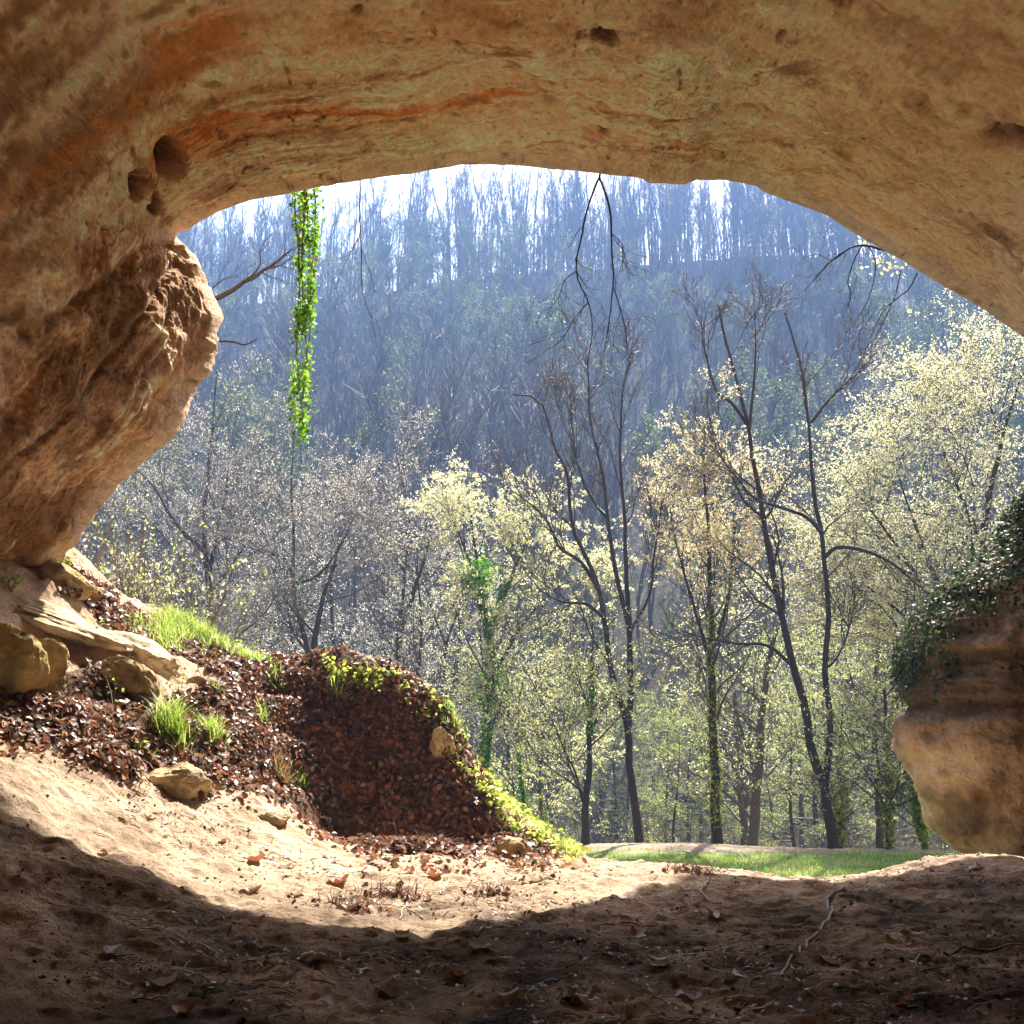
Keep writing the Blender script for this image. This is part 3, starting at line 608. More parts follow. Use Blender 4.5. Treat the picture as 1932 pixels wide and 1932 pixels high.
# ------------------------------------------------------------------ leaf litter, crumbs
wobx = 26 * fbm(FV * 1.7, 4); woby = 26 * fbm(FV * 2.3 + 5, 3)
m1 = inpoly(pxg + wobx, pyg + woby, POLY_LITTER) & (Y0 > 6.5) & (Y0 < 13)
m2 = inpoly(pxg + wobx, pyg + woby, POLY_CREST) & (Y0 > 9) & (Y0 < 13)
dens = m1 * np.clip(.45 + 2.4 * fbm(FV * 1.5 + 50, 4), .03, 1) + m2 * .5
fringe = inpoly(pxg + 2.5 * wobx, pyg + 2.5 * woby, [(p[0], p[1] + 22) for p in POLY_LITTER]) & (Y0 > 6.5) & (Y0 < 13)
dens = dens + .10 * fringe
p, n_ = sample(dens, 40000)
N = nrm(n_ + rng.normal(size=p.shape) * np.array([.5, .5, .3]))
V, Q = leaf5(p + n_ * rng.uniform(.004, .05, (len(p), 1)), rng.uniform(.028, .082, len(p)), N, .5)
DRY = [(.20, .085, .045), (.29, .125, .06), (.44, .19, .075), (.10, .06, .042), (.27, .17, .105), (.43, .33, .24)]
b = Bag(); b.add(V, Q, cmix(len(p), DRY, [4, 3, 1.4, 3.4, 2.2, 1.2], .3, 6))
tag(link('fallen_leaves', b.mesh('fallen_leaves', M_dry)), 'deep drift of wet red brown leaves over the bank and mound', 'leaf litter', kind='stuff')
fl = (Y0 > 3.6) & (Y0 < 12) & (X0 > -4.5) & (X0 < 8) & ~m1
dens = fl * np.clip(.22 + 1.3 * fbm(FV * 1.1 + 33, 4), .02, 1) / np.maximum(Y0, 4) ** 1.0
p, n_ = sample(dens, 11000)
V, Q = leaf5(p + n_ * .008, rng.uniform(.012, .04, len(p)), nrm(n_ + rng.normal(size=p.shape) * .35), .3, .6)
b = Bag(); b.add(V, Q, cmix(len(p), [(.16, .09, .05), (.26, .14, .07), (.09, .055, .035), (.4, .3, .2)], [4, 3, 3, 1.2], .3, 6))
# short straw and twig bits among them
p, n_ = sample(dens, 4200); L_ = rng.uniform(.03, .14, len(p))[:, None]; a = rng.uniform(0, 6.28, len(p)); dv = np.stack([np.cos(a), np.sin(a) * .8, 0 * a], -1)
q0 = p - dv * L_ / 2; q1 = p + dv * L_ / 2; q0[:, 2] = fz(q0[:, 0], q0[:, 1]) + .006; q1[:, 2] = fz(q1[:, 0], q1[:, 1]) + .006
qm = (q0 + q1) / 2; qm[:, 2] += .008
V, Q = tubes(np.stack([q0, qm, q1], 1), np.repeat(rng.uniform(.0015, .004, (len(p), 1)), 3, 1), 3)
b.add(V, Q, np.repeat(cmix(len(p), [(.12, .075, .045), (.25, .17, .1), (.45, .36, .26)], [4, 2, .8]), 9, 0))
# clods of earth
p, n_ = sample(fl * 1.0 / np.maximum(Y0, 4) * np.clip(.3 + 2 * fbm(FV * 1.6 + 90, 3), .02, 1), 5000); s = .003 + .022 * rng.random((len(p), 1)) ** 3
oct_ = np.array([[1, 0, 0], [0, 1, 0], [-1, 0, 0], [0, -1, 0], [0, 0, 1], [0, 0, -1.]])
V = p[:, None] + s[:, None] * oct_[None] * rng.uniform(.6, 1.2, (len(p), 6, 1)) * np.array([1, 1, .7])
i = np.arange(len(p))[:, None] * 6
Q = np.concatenate([i + np.array([[4, 0, 5, 3]]), i + np.array([[4, 1, 5, 0]]), i + np.array([[4, 2, 5, 1]]), i + np.array([[4, 3, 5, 2]])])
b.add(V.reshape(-1, 3), Q, np.repeat(cmix(len(p), [(.4, .28, .17), (.25, .17, .11), (.5, .37, .23)], [2, 2, 1]), 6, 0))
tag(link('floor_litter', b.mesh('floor_litter', M_dry)), 'crumbs of earth, straw and broken leaves strewn on the sandy floor', 'litter', kind='stuff')

# single leaves that can be told apart on the bare floor
def lobed_leaf(seed, size):
    r = np.random.default_rng(seed); n = 20; a = np.arange(n) / n * 2 * np.pi
    rad = (.55 + .45 * np.abs(np.cos(a * 2.5)) ** .8) * np.where(np.arange(n) % 2, .82, 1) * (1 + .15 * r.normal(size=n)) * size / 2
    ring = np.stack([np.cos(a) * rad, np.sin(a) * rad * .85, 0 * a], -1); half = ring * .5; cu = r.uniform(.2, .6) * size
    def bend(v):
        v = v.copy(); q = (v[:, 0] / size) ; v[:, 2] = cu * (q ** 2 * 2.2) + .10 * size * np.sin(v[:, 1] / size * 9 + seed) + .25 * cu * np.abs(v[:, 1] / size); return v
    V = np.vstack([bend(np.zeros((1, 3))), bend(half), bend(ring)])
    i = np.arange(n); j = (i + 1) % n
    return V, np.stack([1 + i, 1 + n + i, 1 + n + j, 1 + j], -1), np.stack([0 * i, 1 + i, 1 + j], -1)
LM = []
for k, col in enumerate([(.3, .19, .11), (.22, .11, .06), (.36, .27, .19), (.28, .1, .045)]):
    V, Q, T3 = lobed_leaf(40 + k, .2); LM.append(mesh('dry_leaf', V, Q, T3, np.tile(np.array(col), (len(V), 1)), True, M_dry))
leafpos = [(625, 1628), (650, 1592), (560, 1690), (710, 1618), (740, 1625), (800, 1600), (860, 1612), (700, 1706), (745, 1690), (655, 1722), (540, 1640), (480, 1625), (900, 1690), (950, 1700), (1010, 1665), (820, 1655), (590, 1580), (420, 1590), (1090, 1640), (640, 1665),
           (620, 1895), (470, 1690), (480, 1745), (600, 1815), (690, 1835), (730, 1880), (910, 1790), (860, 1840), (960, 1890), (1085, 1885), (1120, 1760), (1200, 1770), (1290, 1712), (1350, 1730), (1480, 1700), (1660, 1642), (1840, 1640), (1720, 1770), (1560, 1815), (1690, 1900), (1380, 1850), (1300, 1880), (310, 1860), (350, 1910), (1830, 1870), (1440, 1905), (760, 1770), (1780, 1720), (1240, 1820), (210, 1800)]
for k, (x, y) in enumerate(leafpos):
    g = on_floor(x, y); o = link('fallen_leaf', LM[k % 4]); o.location = (g[0], g[1], g[2] + .014); s = rng.uniform(.55, 1.0)
    o.scale = (s, s, s); o.rotation_euler = (rng.uniform(-.35, .35), rng.uniform(-.35, .35), rng.uniform(0, 6.28))
    shade = y > np.interp(x, [0, 330, 650, 950, 1200, 1320], [1545, 1660, 1768, 1742, 1662, 1640])
    tag(o, 'dry curled leaf lying loose on the shaded cave floor' if shade else 'dry curled leaf lying loose on the sunlit strip of sandy floor', 'leaf', 'loose leaves on the shaded floor' if shade else 'loose leaves on the sunlit floor')
def floor_stick(name, pts, r, label, col=(.3, .24, .18), grp=None):
    q = np.array([on_floor(*p_) for p_ in pts]); q = resample(q, 24); q[:, 2] = fz(q[:, 0], q[:, 1]) + r * 1.3
    q += rng.normal(size=q.shape) * r * .5
    V, Q = tubes(q[None], (r * np.linspace(1, .5, 24))[None], 7); bb = Bag(); bb.add(V, Q, col)
    return tag(link(name, bb.mesh(name, M_twig)), label, 'stick', grp)
floor_stick('fallen_branch', [(1592, 1680), (1560, 1710), (1572, 1722), (1545, 1755), (1500, 1800), (1470, 1850)], .014, 'crooked grey branch lying on the dark floor at the right', (.2, .165, .13))
floor_stick('fallen_branch', [(1335, 1660), (1325, 1680), (1332, 1695), (1370, 1715)], .012, 'thin bent twig on the dark floor just inside the sunlit edge')
floor_stick('fallen_branch', [(1700, 1815), (1800, 1800), (1932, 1790)], .012, 'long dark branch half buried in the floor near the right edge', (.12, .09, .07))
floor_stick('fallen_branch', [(780, 1598), (850, 1582), (905, 1575)], .018, 'straight stick lying in the tangle of roots by the wedge stone')
floor_stick('fallen_branch', [(560, 1818), (600, 1812), (640, 1822)], .016, 'short pale stick on the dark floor in front of the sunlit strip', (.5, .45, .4))
for pts in ([(830, 1690), (842, 1672), (846, 1660)], [(755, 1735), (765, 1712), (772, 1700)], [(500, 1660), (508, 1640), (515, 1628)], [(590, 1585), (592, 1570), (588, 1560)], [(905, 1760), (930, 1750), (960, 1752)], [(1110, 1700), (1150, 1694), (1200, 1698)]):
    floor_stick('twig', pts, .006, 'short thin twig lying on the sunlit sandy floor', (.5, .4, .3), 'twigs on the sunlit floor')
def root_tuft(px, py, n, s, label, grp=None):
    g = on_floor(px, py); s = s * .75; st_ = g + rng.normal(size=(n, 3)) * np.array([s * .7, s * .3, 0]); st_[:, 2] = fz(st_[:, 0], st_[:, 1])
    d = nrm(rng.normal(size=(n, 3)) * np.array([1, .6, .4]) + np.array([0, 0, .35])); L_ = rng.uniform(.3, 1, (n, 1)) * s
    q = np.stack([st_, st_ + d * L_ * .5 + np.array([0, 0, .03]), st_ + d * L_ + rng.normal(size=(n, 3)) * .03], 1)
    V, Q = tubes(q, np.tile([.003, .0022, .001], (n, 1)), 3); bb = Bag(); bb.add(V, Q, (.2, .09, .05)); lp = st_[:n // 2] + np.array([0, 0, .02]); V, Q = leaf5(lp, rng.uniform(.02, .06, n // 2), nrm(rng.normal(size=(n // 2, 3)) * .6 + np.array([0, 0, 1])), .4); bb.add(V, Q, cmix(n // 2, DRY, np.ones(6), .3, 6))
    return tag(link('dry_root_tuft', bb.mesh('dry_root_tuft', M_twig)), label, 'dry tuft', grp)
root_tuft(815, 1600, 160, .3, 'red brown tangle of dry roots in front of the wedge stone')
root_tuft(655, 1712, 110, .2, 'wiry red brown tuft at the lower left of the sunlit floor')
root_tuft(745, 1690, 140, .25, 'flat mat of dry brown roots in the middle of the sunlit floor')
root_tuft(935, 1690, 80, .18, 'small dry tuft right of the root mat on the sunlit floor')
root_tuft(1300, 1648, 120, .22, 'dark tangle on the crest where the sunlit floor turns to shade')

# ------------------------------------------------------------------ grass and small green plants
GR = [(.26, .4, .06), (.38, .52, .09), (.46, .58, .14), (.56, .52, .22)]
def blades(base, L_, lean, wid, nseg=4):
    n = len(base); a = rng.uniform(0, 6.28, n); out_ = np.stack([np.cos(a), np.sin(a), 0 * a], -1); t = np.linspace(0, 1, nseg)[None, :, None]
    L_ = np.broadcast_to(L_, n)[:, None, None]; le = (np.broadcast_to(lean, n) * rng.uniform(.3, 1.2, n))[:, None, None]
    mid_ = base[:, None] + np.array([0, 0, 1.]) * L_ * (t - .45 * le * t ** 2) + out_[:, None] * L_ * le * t ** 1.7
    side = np.stack([-np.sin(a), np.cos(a), 0 * a], -1)[:, None] * (wid * (1 - t ** 1.5) + .0006)
    V = np.stack([mid_ - side, mid_ + side], 2).reshape(-1, 3)
    i = (np.arange(n)[:, None] * nseg + np.arange(nseg - 1)[None]) * 2
    return V, np.stack([i, i + 1, i + 3, i + 2], -1).reshape(-1, 4)
def tuft(px, py, n, h, label, cols=GR, wt=(3, 4, 2, 1), grp=None):
    g = on_floor(px, py); bs = rng.normal(size=(n, 3)) * h * .16; bs[:, 2] = fz(g[0] + bs[:, 0], g[1] + bs[:, 1]) - g[2] - .01
    V, Q = blades(bs, rng.uniform(.5, 1, n) * h, .75, .005, 5)
    bb = Bag(); bb.add(V, Q, cmix(n, cols, wt, .25, 10)); o = link('grass_tuft', bb.mesh('grass_tuft', M_grass)); o.location = g
    return tag(o, label, 'grass', grp)
tuft(322, 1385, 320, .4, 'largest green grass tuft, right below the long sandstone slab')
tuft(402, 1392, 180, .3, 'green grass tuft among red leaves, right of the largest tuft')
tuft(492, 1358, 120, .26, 'thin grass tuft on the left border of the shaded leaf hollow')
tuft(528, 1475, 260, .3, 'straw coloured drooping tuft with a few green blades above the sand', [(.3, .2, .08), (.4, .27, .12), (.2, .28, .05)], (4, 3, 1.5))
tuft(568, 1490, 110, .2, 'little green tuft right beside the straw coloured one')
tuft(520, 1292, 80, .24, 'few upright green blades on the brown crest left of the mound')
tuft(640, 1305, 100, .26, 'sparse green tuft hanging over the top of the shaded mound face')
tuft(852, 1372, 160, .3, 'bushy grass tuft on the skyline above the pale upright slab')
tuft(285, 1440, 60, .16, 'small green tuft at the lower edge of the leaf bank')
tuft(405, 1310, 60, .16, 'faint green sprout under the grey stone of the upper bank')
def sprout(px, py, n, h, label, size=.035, col=((.3, .42, .06), (.42, .5, .1))):
    g = on_floor(px, py); m = max(3, n // 8); top = rng.normal(size=(m, 3)) * h * .35; top[:, 2] = h * rng.uniform(.5, 1, m)
    q = np.stack([np.zeros((m, 3)), top * np.array([.4, .4, .55]), top], 1); V, Q = tubes(q, np.tile([.004, .003, .0015], (m, 1)), 4)
    o = empty('seedling', g, label, 'plant'); bb = Bag(); bb.add(V, Q, (.16, .12, .06)); link('stem', bb.mesh('stem', M_twig), o)
    k = rng.integers(0, m, n); pp = top[k] * rng.uniform(.45, 1, (n, 1)) + rng.normal(size=(n, 3)) * h * .08
    V, Q = leaf_quads(pp, rng.uniform(.6, 1.2, n) * size, (0, 0, .8), .7, .75); bb = Bag(); bb.add(V, Q, cmix(n, col, (1, 1), .2, 4)); link('leaves', bb.mesh('leaves', M_leaf), o)
sprout(152, 1215, 40, .35, 'small leafy seedling on the sand ledge above the long slab', .05)
sprout(20, 1118, 70, .25, 'low leafy plant on the left edge under the overhang', .06)
sprout(215, 1345, 12, .5, 'single tall seedling in front of the long slab')
sprout(340, 1310, 16, .22, 'tiny yellow green seedling right of the long slab')
sprout(115, 1070, 40, .15, 'green plant at the very foot of the overhang', .05)
sprout(255, 1420, 26, .14, 'ivy like seedling at the lower edge of the leaves', .06)
# crest grass and ground cover
mg = inpoly(pxg, pyg, POLY_GRASSCREST) & (Y0 > 9) & (Y0 < 13.5)
p, _ = sample(mg * np.clip(.25 + 2.6 * fbm(FV * 2 + 70, 3), .02, 1), 3600)
V, Q = blades(p - np.array([0, 0, .01]), rng.uniform(.07, .24, len(p)), .7, .005)
b = Bag(); b.add(V, Q, cmix(len(p), GR, (3, 4, 3, 1.5), .25, 8))
mead_m = (Y0 > 13) & (Y0 < 20.8) & (X0 > -1) & (X0 < 12)
p, _ = sample(mead_m * np.clip(smooth(21.2, 19.6, Y0 - .15 * (X0 - 4)) * .9 + 1.2 * fbm(FV * 1.3 + 3, 3) - .1, .0, 1), 42000)
V, Q = blades(p, rng.uniform(.03, .1, len(p)), .6, .006, 3)
b.add(V, Q, cmix(len(p), GR, (4, 4, 2, .6), .25, 6))
tag(link('grass', b.mesh('grass', M_grass)), 'bright spring grass on the meadow and along the bank crest', 'grass', kind='stuff')
mg = inpoly(pxg + .5 * wobx, pyg + .5 * woby, POLY_GREEN) & (Y0 > 9) & (Y0 < 13.5)
p, n_ = sample(mg * np.clip(.45 + 2.6 * fbm(FV * 2.6 + 71, 3), .02, 1), 2100)
V, Q = leaf5(p + n_ * rng.uniform(.01, .13, (len(p), 1)), rng.uniform(.03, .07, len(p)), nrm(rng.normal(size=p.shape) * .6 + np.array([0, 0, .8])), .2, .9)
b = Bag(); b.add(V, Q, cmix(len(p), [(.48, .56, .1), (.6, .68, .16), (.34, .46, .07)], (3, 3, 2), .25, 6))
p2, _ = sample(mg * np.clip(.2 + 2.8 * fbm(FV * 3.1 + 171, 3), .02, 1), 1500); V, Q = blades(p2, rng.uniform(.06, .2, len(p2)), .8, .004); b.add(V, Q, cmix(len(p2), GR, (2, 4, 3, 1.5), .25, 8))
tag(link('ground_cover_plants', b.mesh('ground_cover_plants', M_leaf)), 'bright yellow green herbs along the sunlit edge of the mound', 'ground cover', kind='stuff')

# ------------------------------------------------------------------ trees
def grow(Pp, Rp, n_per, L_, ang, t0, t1, nseg, up=.0, wob=.12, rf=.6, flat=None, rr=rng, jl=.4, rmin=.002, tip=.25, lt=.5):
    """one generation of side branches on the branches Pp"""
    B, n, _ = Pp.shape
    par = np.repeat(np.arange(B), n_per); N = len(par)
    t = rr.uniform(t0, t1, N); f = t * (n - 1); i = np.minimum(f.astype(int), n - 2); a = (f - i)[:, None]
    pos = Pp[par, i] * (1 - a) + Pp[par, i + 1] * a; tan = nrm(Pp[par, i + 1] - Pp[par, i]); r0 = (Rp[par, i] * (1 - a[:, 0]) + Rp[par, i + 1] * a[:, 0])
    rv = rr.normal(size=(N, 3))
    if flat is not None: rv[:, 2] *= flat
    perp = nrm(rv - (rv * tan).sum(-1, keepdims=True) * tan)
    an = ang * rr.uniform(.7, 1.25, N)[:, None]; d = nrm(tan * np.cos(an) + perp * np.sin(an))
    Lb = np.broadcast_to(L_, B)[par] if np.ndim(L_) else np.full(N, L_)
    ln = Lb * rr.uniform(1 - jl, 1 + jl * .5, N) * (1 - lt * (t - t0) / max(t1 - t0, 1e-6))
    st_ = (ln / (nseg - 1))[:, None]; out_ = [pos]
    for k in range(nseg - 1):
        d = nrm(d + rr.normal(size=(N, 3)) * wob + np.array([0, 0, up])); out_.append(out_[-1] + d * st_)
    R = np.maximum(r0 * rf, rmin)[:, None] * np.linspace(1, tip, nseg)[None]
    return np.stack(out_, 1), np.maximum(R, rmin * .7)
def along(Pp, n, t0=0.2, t1=1.0, rr=rng):
    B, m, _ = Pp.shape; k = rr.integers(0, B, n); f = rr.uniform(t0, t1, n) * (m - 1); i = np.minimum(f.astype(int), m - 2); a = (f - i)[:, None]
    return Pp[k, i] * (1 - a) + Pp[k, i + 1] * a, nrm(Pp[k, i + 1] - Pp[k, i])
GREYB = (.06, .052, .046); BARK = (.045, .036, .03); PALE = [(.76, .75, .36), (.84, .80, .50), (.64, .70, .24), (.86, .81, .58)]
def tree(name, label, stems, twig, leaves=None, ivy=None, bark=BARK, group=None, trunk_name='trunk'):
    """stems: list of polylines [(px,py),...] with depth and radii; the first is the trunk from the ground"""
    b = Bag(); polys = []
    base = None
    for pts, d, r0, r1 in stems:
        w_ = np.array([P(x, y, d + dz) for (x, y, *q) in pts for dz in [q[0] if q else 0]])
        if base is None:
            base = w_[0].copy(); g = float(ground_z(base[0], base[1])); base[2] = g
            if w_[0, 2] > g + .05: w_ = np.vstack([[w_[0, 0], w_[0, 1], g - .1], w_])
        c_ = resample(w_, 28); r0 *= .66; r1 *= .8; polys.append((c_, np.linspace(r0, r1, 28)))
        if len(polys) == 1: polys[-1][1][:3] *= np.array([1.18, 1.08, 1.03]) if len(polys) == 1 else 1
    root = empty(name, base, label, 'tree', group)
    PP = np.stack([p_ for p_, _ in polys]) - base; RR = np.stack([r_ for _, r_ in polys])
    PP = PP + fbm(PP * 1.3, 2)[..., None] * .05 * np.array([1, 1, 0])
    V, Q = tubes(PP, RR, 10); b.add(V, Q, bark); link(trunk_name, b.mesh(trunk_name, M_bark), root)
    cb = Bag(); gens = []; cur, cr = PP, RR
    for gi, g in enumerate(twig):
        cur, cr = grow(cur, cr, **g); V, Q = tubes(cur, cr, 5 if gi == 0 else 3)
        tc = np.array(bark) * (1.0 if gi == 0 else (3.2 if bark == GREYB else 1.5)); cb.add(V, Q, tc, 0); gens.append(cur)
    if leaves:
        for (src, n, size, cols, wts, droop, lo) in leaves:
            pos, tan = along(gens[src], n, .15, 1.0); keep = pos[:, 2] > lo; pos = pos[keep]; n = len(pos)
            pos = pos + rng.normal(size=pos.shape) * size * .3
            V, Q = leaf_quads(pos, rng.uniform(.4, 1.45, n) * size, (0, 0, .35), 1, .5, 0, droop); cb.add(V, Q, cmix(n, cols, wts, .25, 4), 1)
    link('crown', cb.mesh('crown', [M_twig, M_leaf]), root)
    if ivy:
        for (si, t0, t1, n, rad, cols) in ivy:
            n = int(n * (1.8 if rad < .3 else 1.1))
            pl = PP[si]; f = rng.uniform(t0, t1, n) * 27; i = np.minimum(f.astype(int), 26); a = (f - i)[:, None]; pos = pl[i] * (1 - a) + pl[i + 1] * a
            dr = rng.normal(size=(n, 3)); dr[:, 2] *= .4; dr = nrm(dr); lump = np.clip(.5 + 1.9 * fbm(pos * 1.5 + 5, 3), .08, 1.7)[:, None]
            pos = pos + dr * (RR[si][i][:, None] + rad * lump * rng.uniform(0, 1, (n, 1)))
            V, Q = ivy_leaf(pos, rng.uniform(.045, .09, n), nrm(dr + rng.normal(size=(n, 3)) * .5 + np.array([0, 0, .3]))); ib = Bag(); ib.add(V, Q, cmix(n, cols, np.ones(len(cols)), .3, 6))
            link('ivy', ib.mesh('ivy', M_ivy), root)
    return root
IV = [(.10, .28, .03), (.18, .42, .045), (.32, .56, .07)]; IVY_Y = [(.2, .3, .03), (.34, .36, .04), (.1, .2, .03), (.45, .4, .05)]
BARE = [dict(n_per=9, L_=3.0, ang=.55, t0=.35, t1=1, nseg=7, up=.12, rf=.45), dict(n_per=7, L_=1.2, ang=.6, t0=.2, t1=1, nseg=5, up=.08, rmin=.005, rf=.5), dict(n_per=5, L_=.5, ang=.6, t0=.2, t1=1, nseg=4, up=.05, rmin=.0035, rf=.6)]
RED = [(.3, .16, .1), (.35, .2, .14), (.22, .13, .09)]
T1 = [([(1205, 1588), (1198, 1514), (1185, 1449), (1185, 1376), (1163, 1303), (1148, 1230), (1137, 1164), (1128, 1115), (1106, 1052), (1076, 984), (1069, 890), (1048, 849), (1018, 757), (966, 744)], 22, .135, .022),
      ([(1185, 1376), (1189, 1303), (1187, 1200), (1162, 1079), (1147, 977), (1133, 876), (1113, 774), (1109, 673)], 22, .11, .02),
      ([(1188, 1230), (1184, 1113), (1177, 977), (1170, 828), (1177, 723), (1194, 665)], 22.1, .09, .018),
      ([(1128, 1115), (1095, 1060), (1055, 1031), (1021, 970), (962, 923)], 22.2, .08, .015),
      ([(1137, 1164), (1105, 1140), (1060, 1135), (1010, 1110)], 21.6, .07, .012),
      ([(1190, 1190), (1225, 1120), (1240, 1010), (1250, 940)], 22.4, .06, .012),
      ([(1147, 977), (1110, 930), (1085, 850), (1075, 740)], 22.3, .06, .012)]
tree('forked_tree', 'bare tree with two dark stems forking low and reddish twigs, mid meadow edge', T1,
     [dict(n_per=11, L_=1.9, ang=.6, t0=.35, t1=1, nseg=7, up=.08, rf=.5, wob=.17, rmin=.012), dict(n_per=6, L_=.9, ang=.65, t0=.15, t1=1, nseg=5, up=.05, rmin=.007, rf=.6, wob=.17), dict(n_per=4, L_=.42, ang=.6, t0=.2, t1=1, nseg=4, up=.05, rmin=.005, rf=.7)],
     [(2, 1800, .035, RED, (1, 1, 1), .3, 3)])
T2 = [([(1572, 1592), (1560, 1520), (1553, 1481), (1531, 1420), (1521, 1346), (1503, 1278), (1477, 1180), (1460, 1096), (1440, 977), (1423, 876), (1410, 801), (1389, 717), (1369, 646), (1358, 580)], 22, .16, .03),
      ([(1553, 1481), (1562, 1430), (1566, 1362), (1557, 1278), (1562, 1147), (1556, 1062), (1549, 1004), (1539, 960), (1532, 876), (1525, 801), (1515, 717), (1495, 639), (1480, 590)], 22, .115, .025),
      ([(1410, 801), (1380, 760), (1350, 735), (1328, 659), (1322, 600)], 22.2, .07, .012),
      ([(1412, 810), (1424, 700), (1427, 639), (1424, 590)], 21.9, .06, .012),
      ([(1529, 797), (1572, 747), (1616, 706), (1635, 683)], 22.2, .06, .012),
      ([(1549, 1004), (1520, 975), (1487, 962), (1423, 939), (1390, 902), (1350, 850)], 21.7, .07, .012),
      ([(1558, 1050), (1582, 1033), (1633, 1040), (1683, 1063), (1727, 1100), (1777, 1137)], 21.6, .075, .012),
      ([(1490, 1250), (1447, 1218), (1390, 1214), (1329, 1204), (1285, 1190)], 21.6, .07, .012),
      ([(1556, 1265), (1580, 1240), (1600, 1190), (1590, 1170)], 21.8, .045, .01),
      ([(1440, 977), (1400, 940), (1365, 860), (1340, 800)], 22.3, .06, .01)]
tree('forked_tree', 'tall dark bare tree splitting into a wide V right of the meadow, tallest of all', T2,
     [dict(n_per=10, L_=1.9, ang=.65, t0=.4, t1=1, nseg=7, up=.06, rf=.5, wob=.17, rmin=.012), dict(n_per=6, L_=.85, ang=.65, t0=.15, t1=1, nseg=5, up=.05, rmin=.007, rf=.6, wob=.17), dict(n_per=4, L_=.4, ang=.6, t0=.2, t1=1, nseg=4, up=.05, rmin=.005, rf=.7)],
     [(2, 900, .03, RED, (1, 1, 1), .3, 3)])
LEAFY = [dict(n_per=16, L_=2.6, ang=1.0, t0=.2, t1=1, nseg=7, up=.06, rf=.4), dict(n_per=9, L_=1.1, ang=.75, t0=.15, t1=1, nseg=5, up=.0, rmin=.005, rf=.5, flat=.35), dict(n_per=5, L_=.45, ang=.7, t0=.2, t1=1, nseg=4, up=-.02, rmin=.0035, rf=.6, flat=.35)]
CRM = [(.82, .70, .42), (.85, .74, .5), (.7, .64, .3)]
tree('beech_tree', 'slender tree with a cream leafed top and a thin ivy stripe on its straight trunk', [([(1352, 1584), (1348, 1480), (1344, 1350), (1342, 1200), (1338, 1050), (1330, 900), (1328, 800)], 22.6, .17, .015), ([(1343, 1260), (1310, 1150), (1280, 1040), (1262, 950)], 22.8, .07, .01), ([(1343, 1230), (1375, 1120), (1385, 1000), (1380, 880)], 22.9, .07, .01)],
     [dict(n_per=24, L_=2.1, ang=.75, t0=.25, t1=1, nseg=7, up=.1, rf=.4), dict(n_per=8, L_=1.0, ang=.6, t0=.15, t1=1, nseg=5, up=.03, rmin=.005, rf=.5), dict(n_per=5, L_=.4, ang=.6, t0=.2, t1=1, nseg=4, up=0, rmin=.0035, rf=.6)], [(2, 28000, .05, CRM, (2, 2, 1), .3, 5.0), (2, 1500, .06, PALE, (1, 1, 1, 1), .3, 2)], [(0, .05, .55, 500, .06, IVY_Y)])
tree('ivy_tree', 'pale leafed tree whose trunk is wrapped in a thick green column of ivy', [([(912, 1440), (918, 1380), (926, 1300), (922, 1200), (905, 1100), (893, 1010), (885, 950)], 24, .2, .02), ([(922, 1200), (950, 1120), (985, 1040), (1010, 975)], 24, .09, .012), ([(905, 1100), (870, 1020), (850, 970)], 24.1, .07, .01), ([(926, 1280), (985, 1180), (1050, 1110), (1100, 1090)], 23.8, .08, .01)],
     [dict(n_per=12, L_=2.1, ang=.75, t0=.3, t1=1, nseg=7, up=.08, rf=.4), dict(n_per=8, L_=1.0, ang=.65, t0=.15, t1=1, nseg=5, up=.0, rmin=.005, rf=.5), dict(n_per=5, L_=.45, ang=.6, t0=.2, t1=1, nseg=4, up=-.05, rmin=.0035, rf=.6)], [(2, 26000, .055, PALE, (2, 3, 1, 1), .5, 2.5)], [(0, .1, .84, 5200, .6, IV + IV + [(.06, .16, .03)]), (1, .0, .5, 900, .4, IV), (2, .0, .3, 300, .3, IV)])
tree('beech_tree', 'young thin tree at the left end of the meadow with small ivy patches', [([(1103, 1592), (1106, 1500), (1112, 1380), (1116, 1270), (1120, 1190)], 21.6, .13, .012), ([(1104, 1520), (1075, 1440), (1050, 1380)], 21.6, .05, .01)], LEAFY, [(2, 8000, .05, PALE, (2, 1, 3, 0.3), .2, .8)], [(0, .5, .85, 300, .12, IV)])
SIL = [(.86, .80, .70), (.76, .70, .58), (.72, .74, .46)]
GREYB = (.06, .052, .046)
BT = [dict(n_per=12, L_=3.0, ang=.85, t0=.2, t1=1, nseg=8, up=.05, rf=.42), dict(n_per=9, L_=1.3, ang=.7, t0=.15, t1=1, nseg=6, up=.03, rmin=.006, rf=.5), dict(n_per=6, L_=.5, ang=.7, t0=.2, t1=1, nseg=4, up=.02, rmin=.0045, rf=.6)]
tree('bare_tree', 'grey bare tree with a thick trunk and wide limbs beside the overhang', [([(397, 1210), (395, 1120), (386, 1040), (388, 960), (396, 850), (405, 740), (410, 700)], 24.5, .22, .02), ([(386, 1040), (350, 1010), (325, 975), (290, 920), (240, 870)], 24.3, .1, .012), ([(392, 1085), (410, 1010), (425, 930), (430, 860)], 24.7, .1, .012), ([(396, 1130), (360, 1150), (310, 1165)], 24, .06, .012), ([(395, 1120), (440, 1060), (480, 1010)], 24.6, .07, .012)], BT, [(2, 13000, .033, SIL, (2, 2, 1), .4, 1)], None, GREYB)
tree('bare_tree', 'second thinner bare trunk just left of the grey wide limbed tree', [([(343, 1190), (345, 1120), (350, 1040), (352, 970), (345, 900)], 26, .17, .015), ([(350, 1060), (300, 1000), (260, 960)], 26, .06, .01)], BT, [(2, 9000, .033, SIL, (2, 1, 2), .4, 1)], None, GREYB)
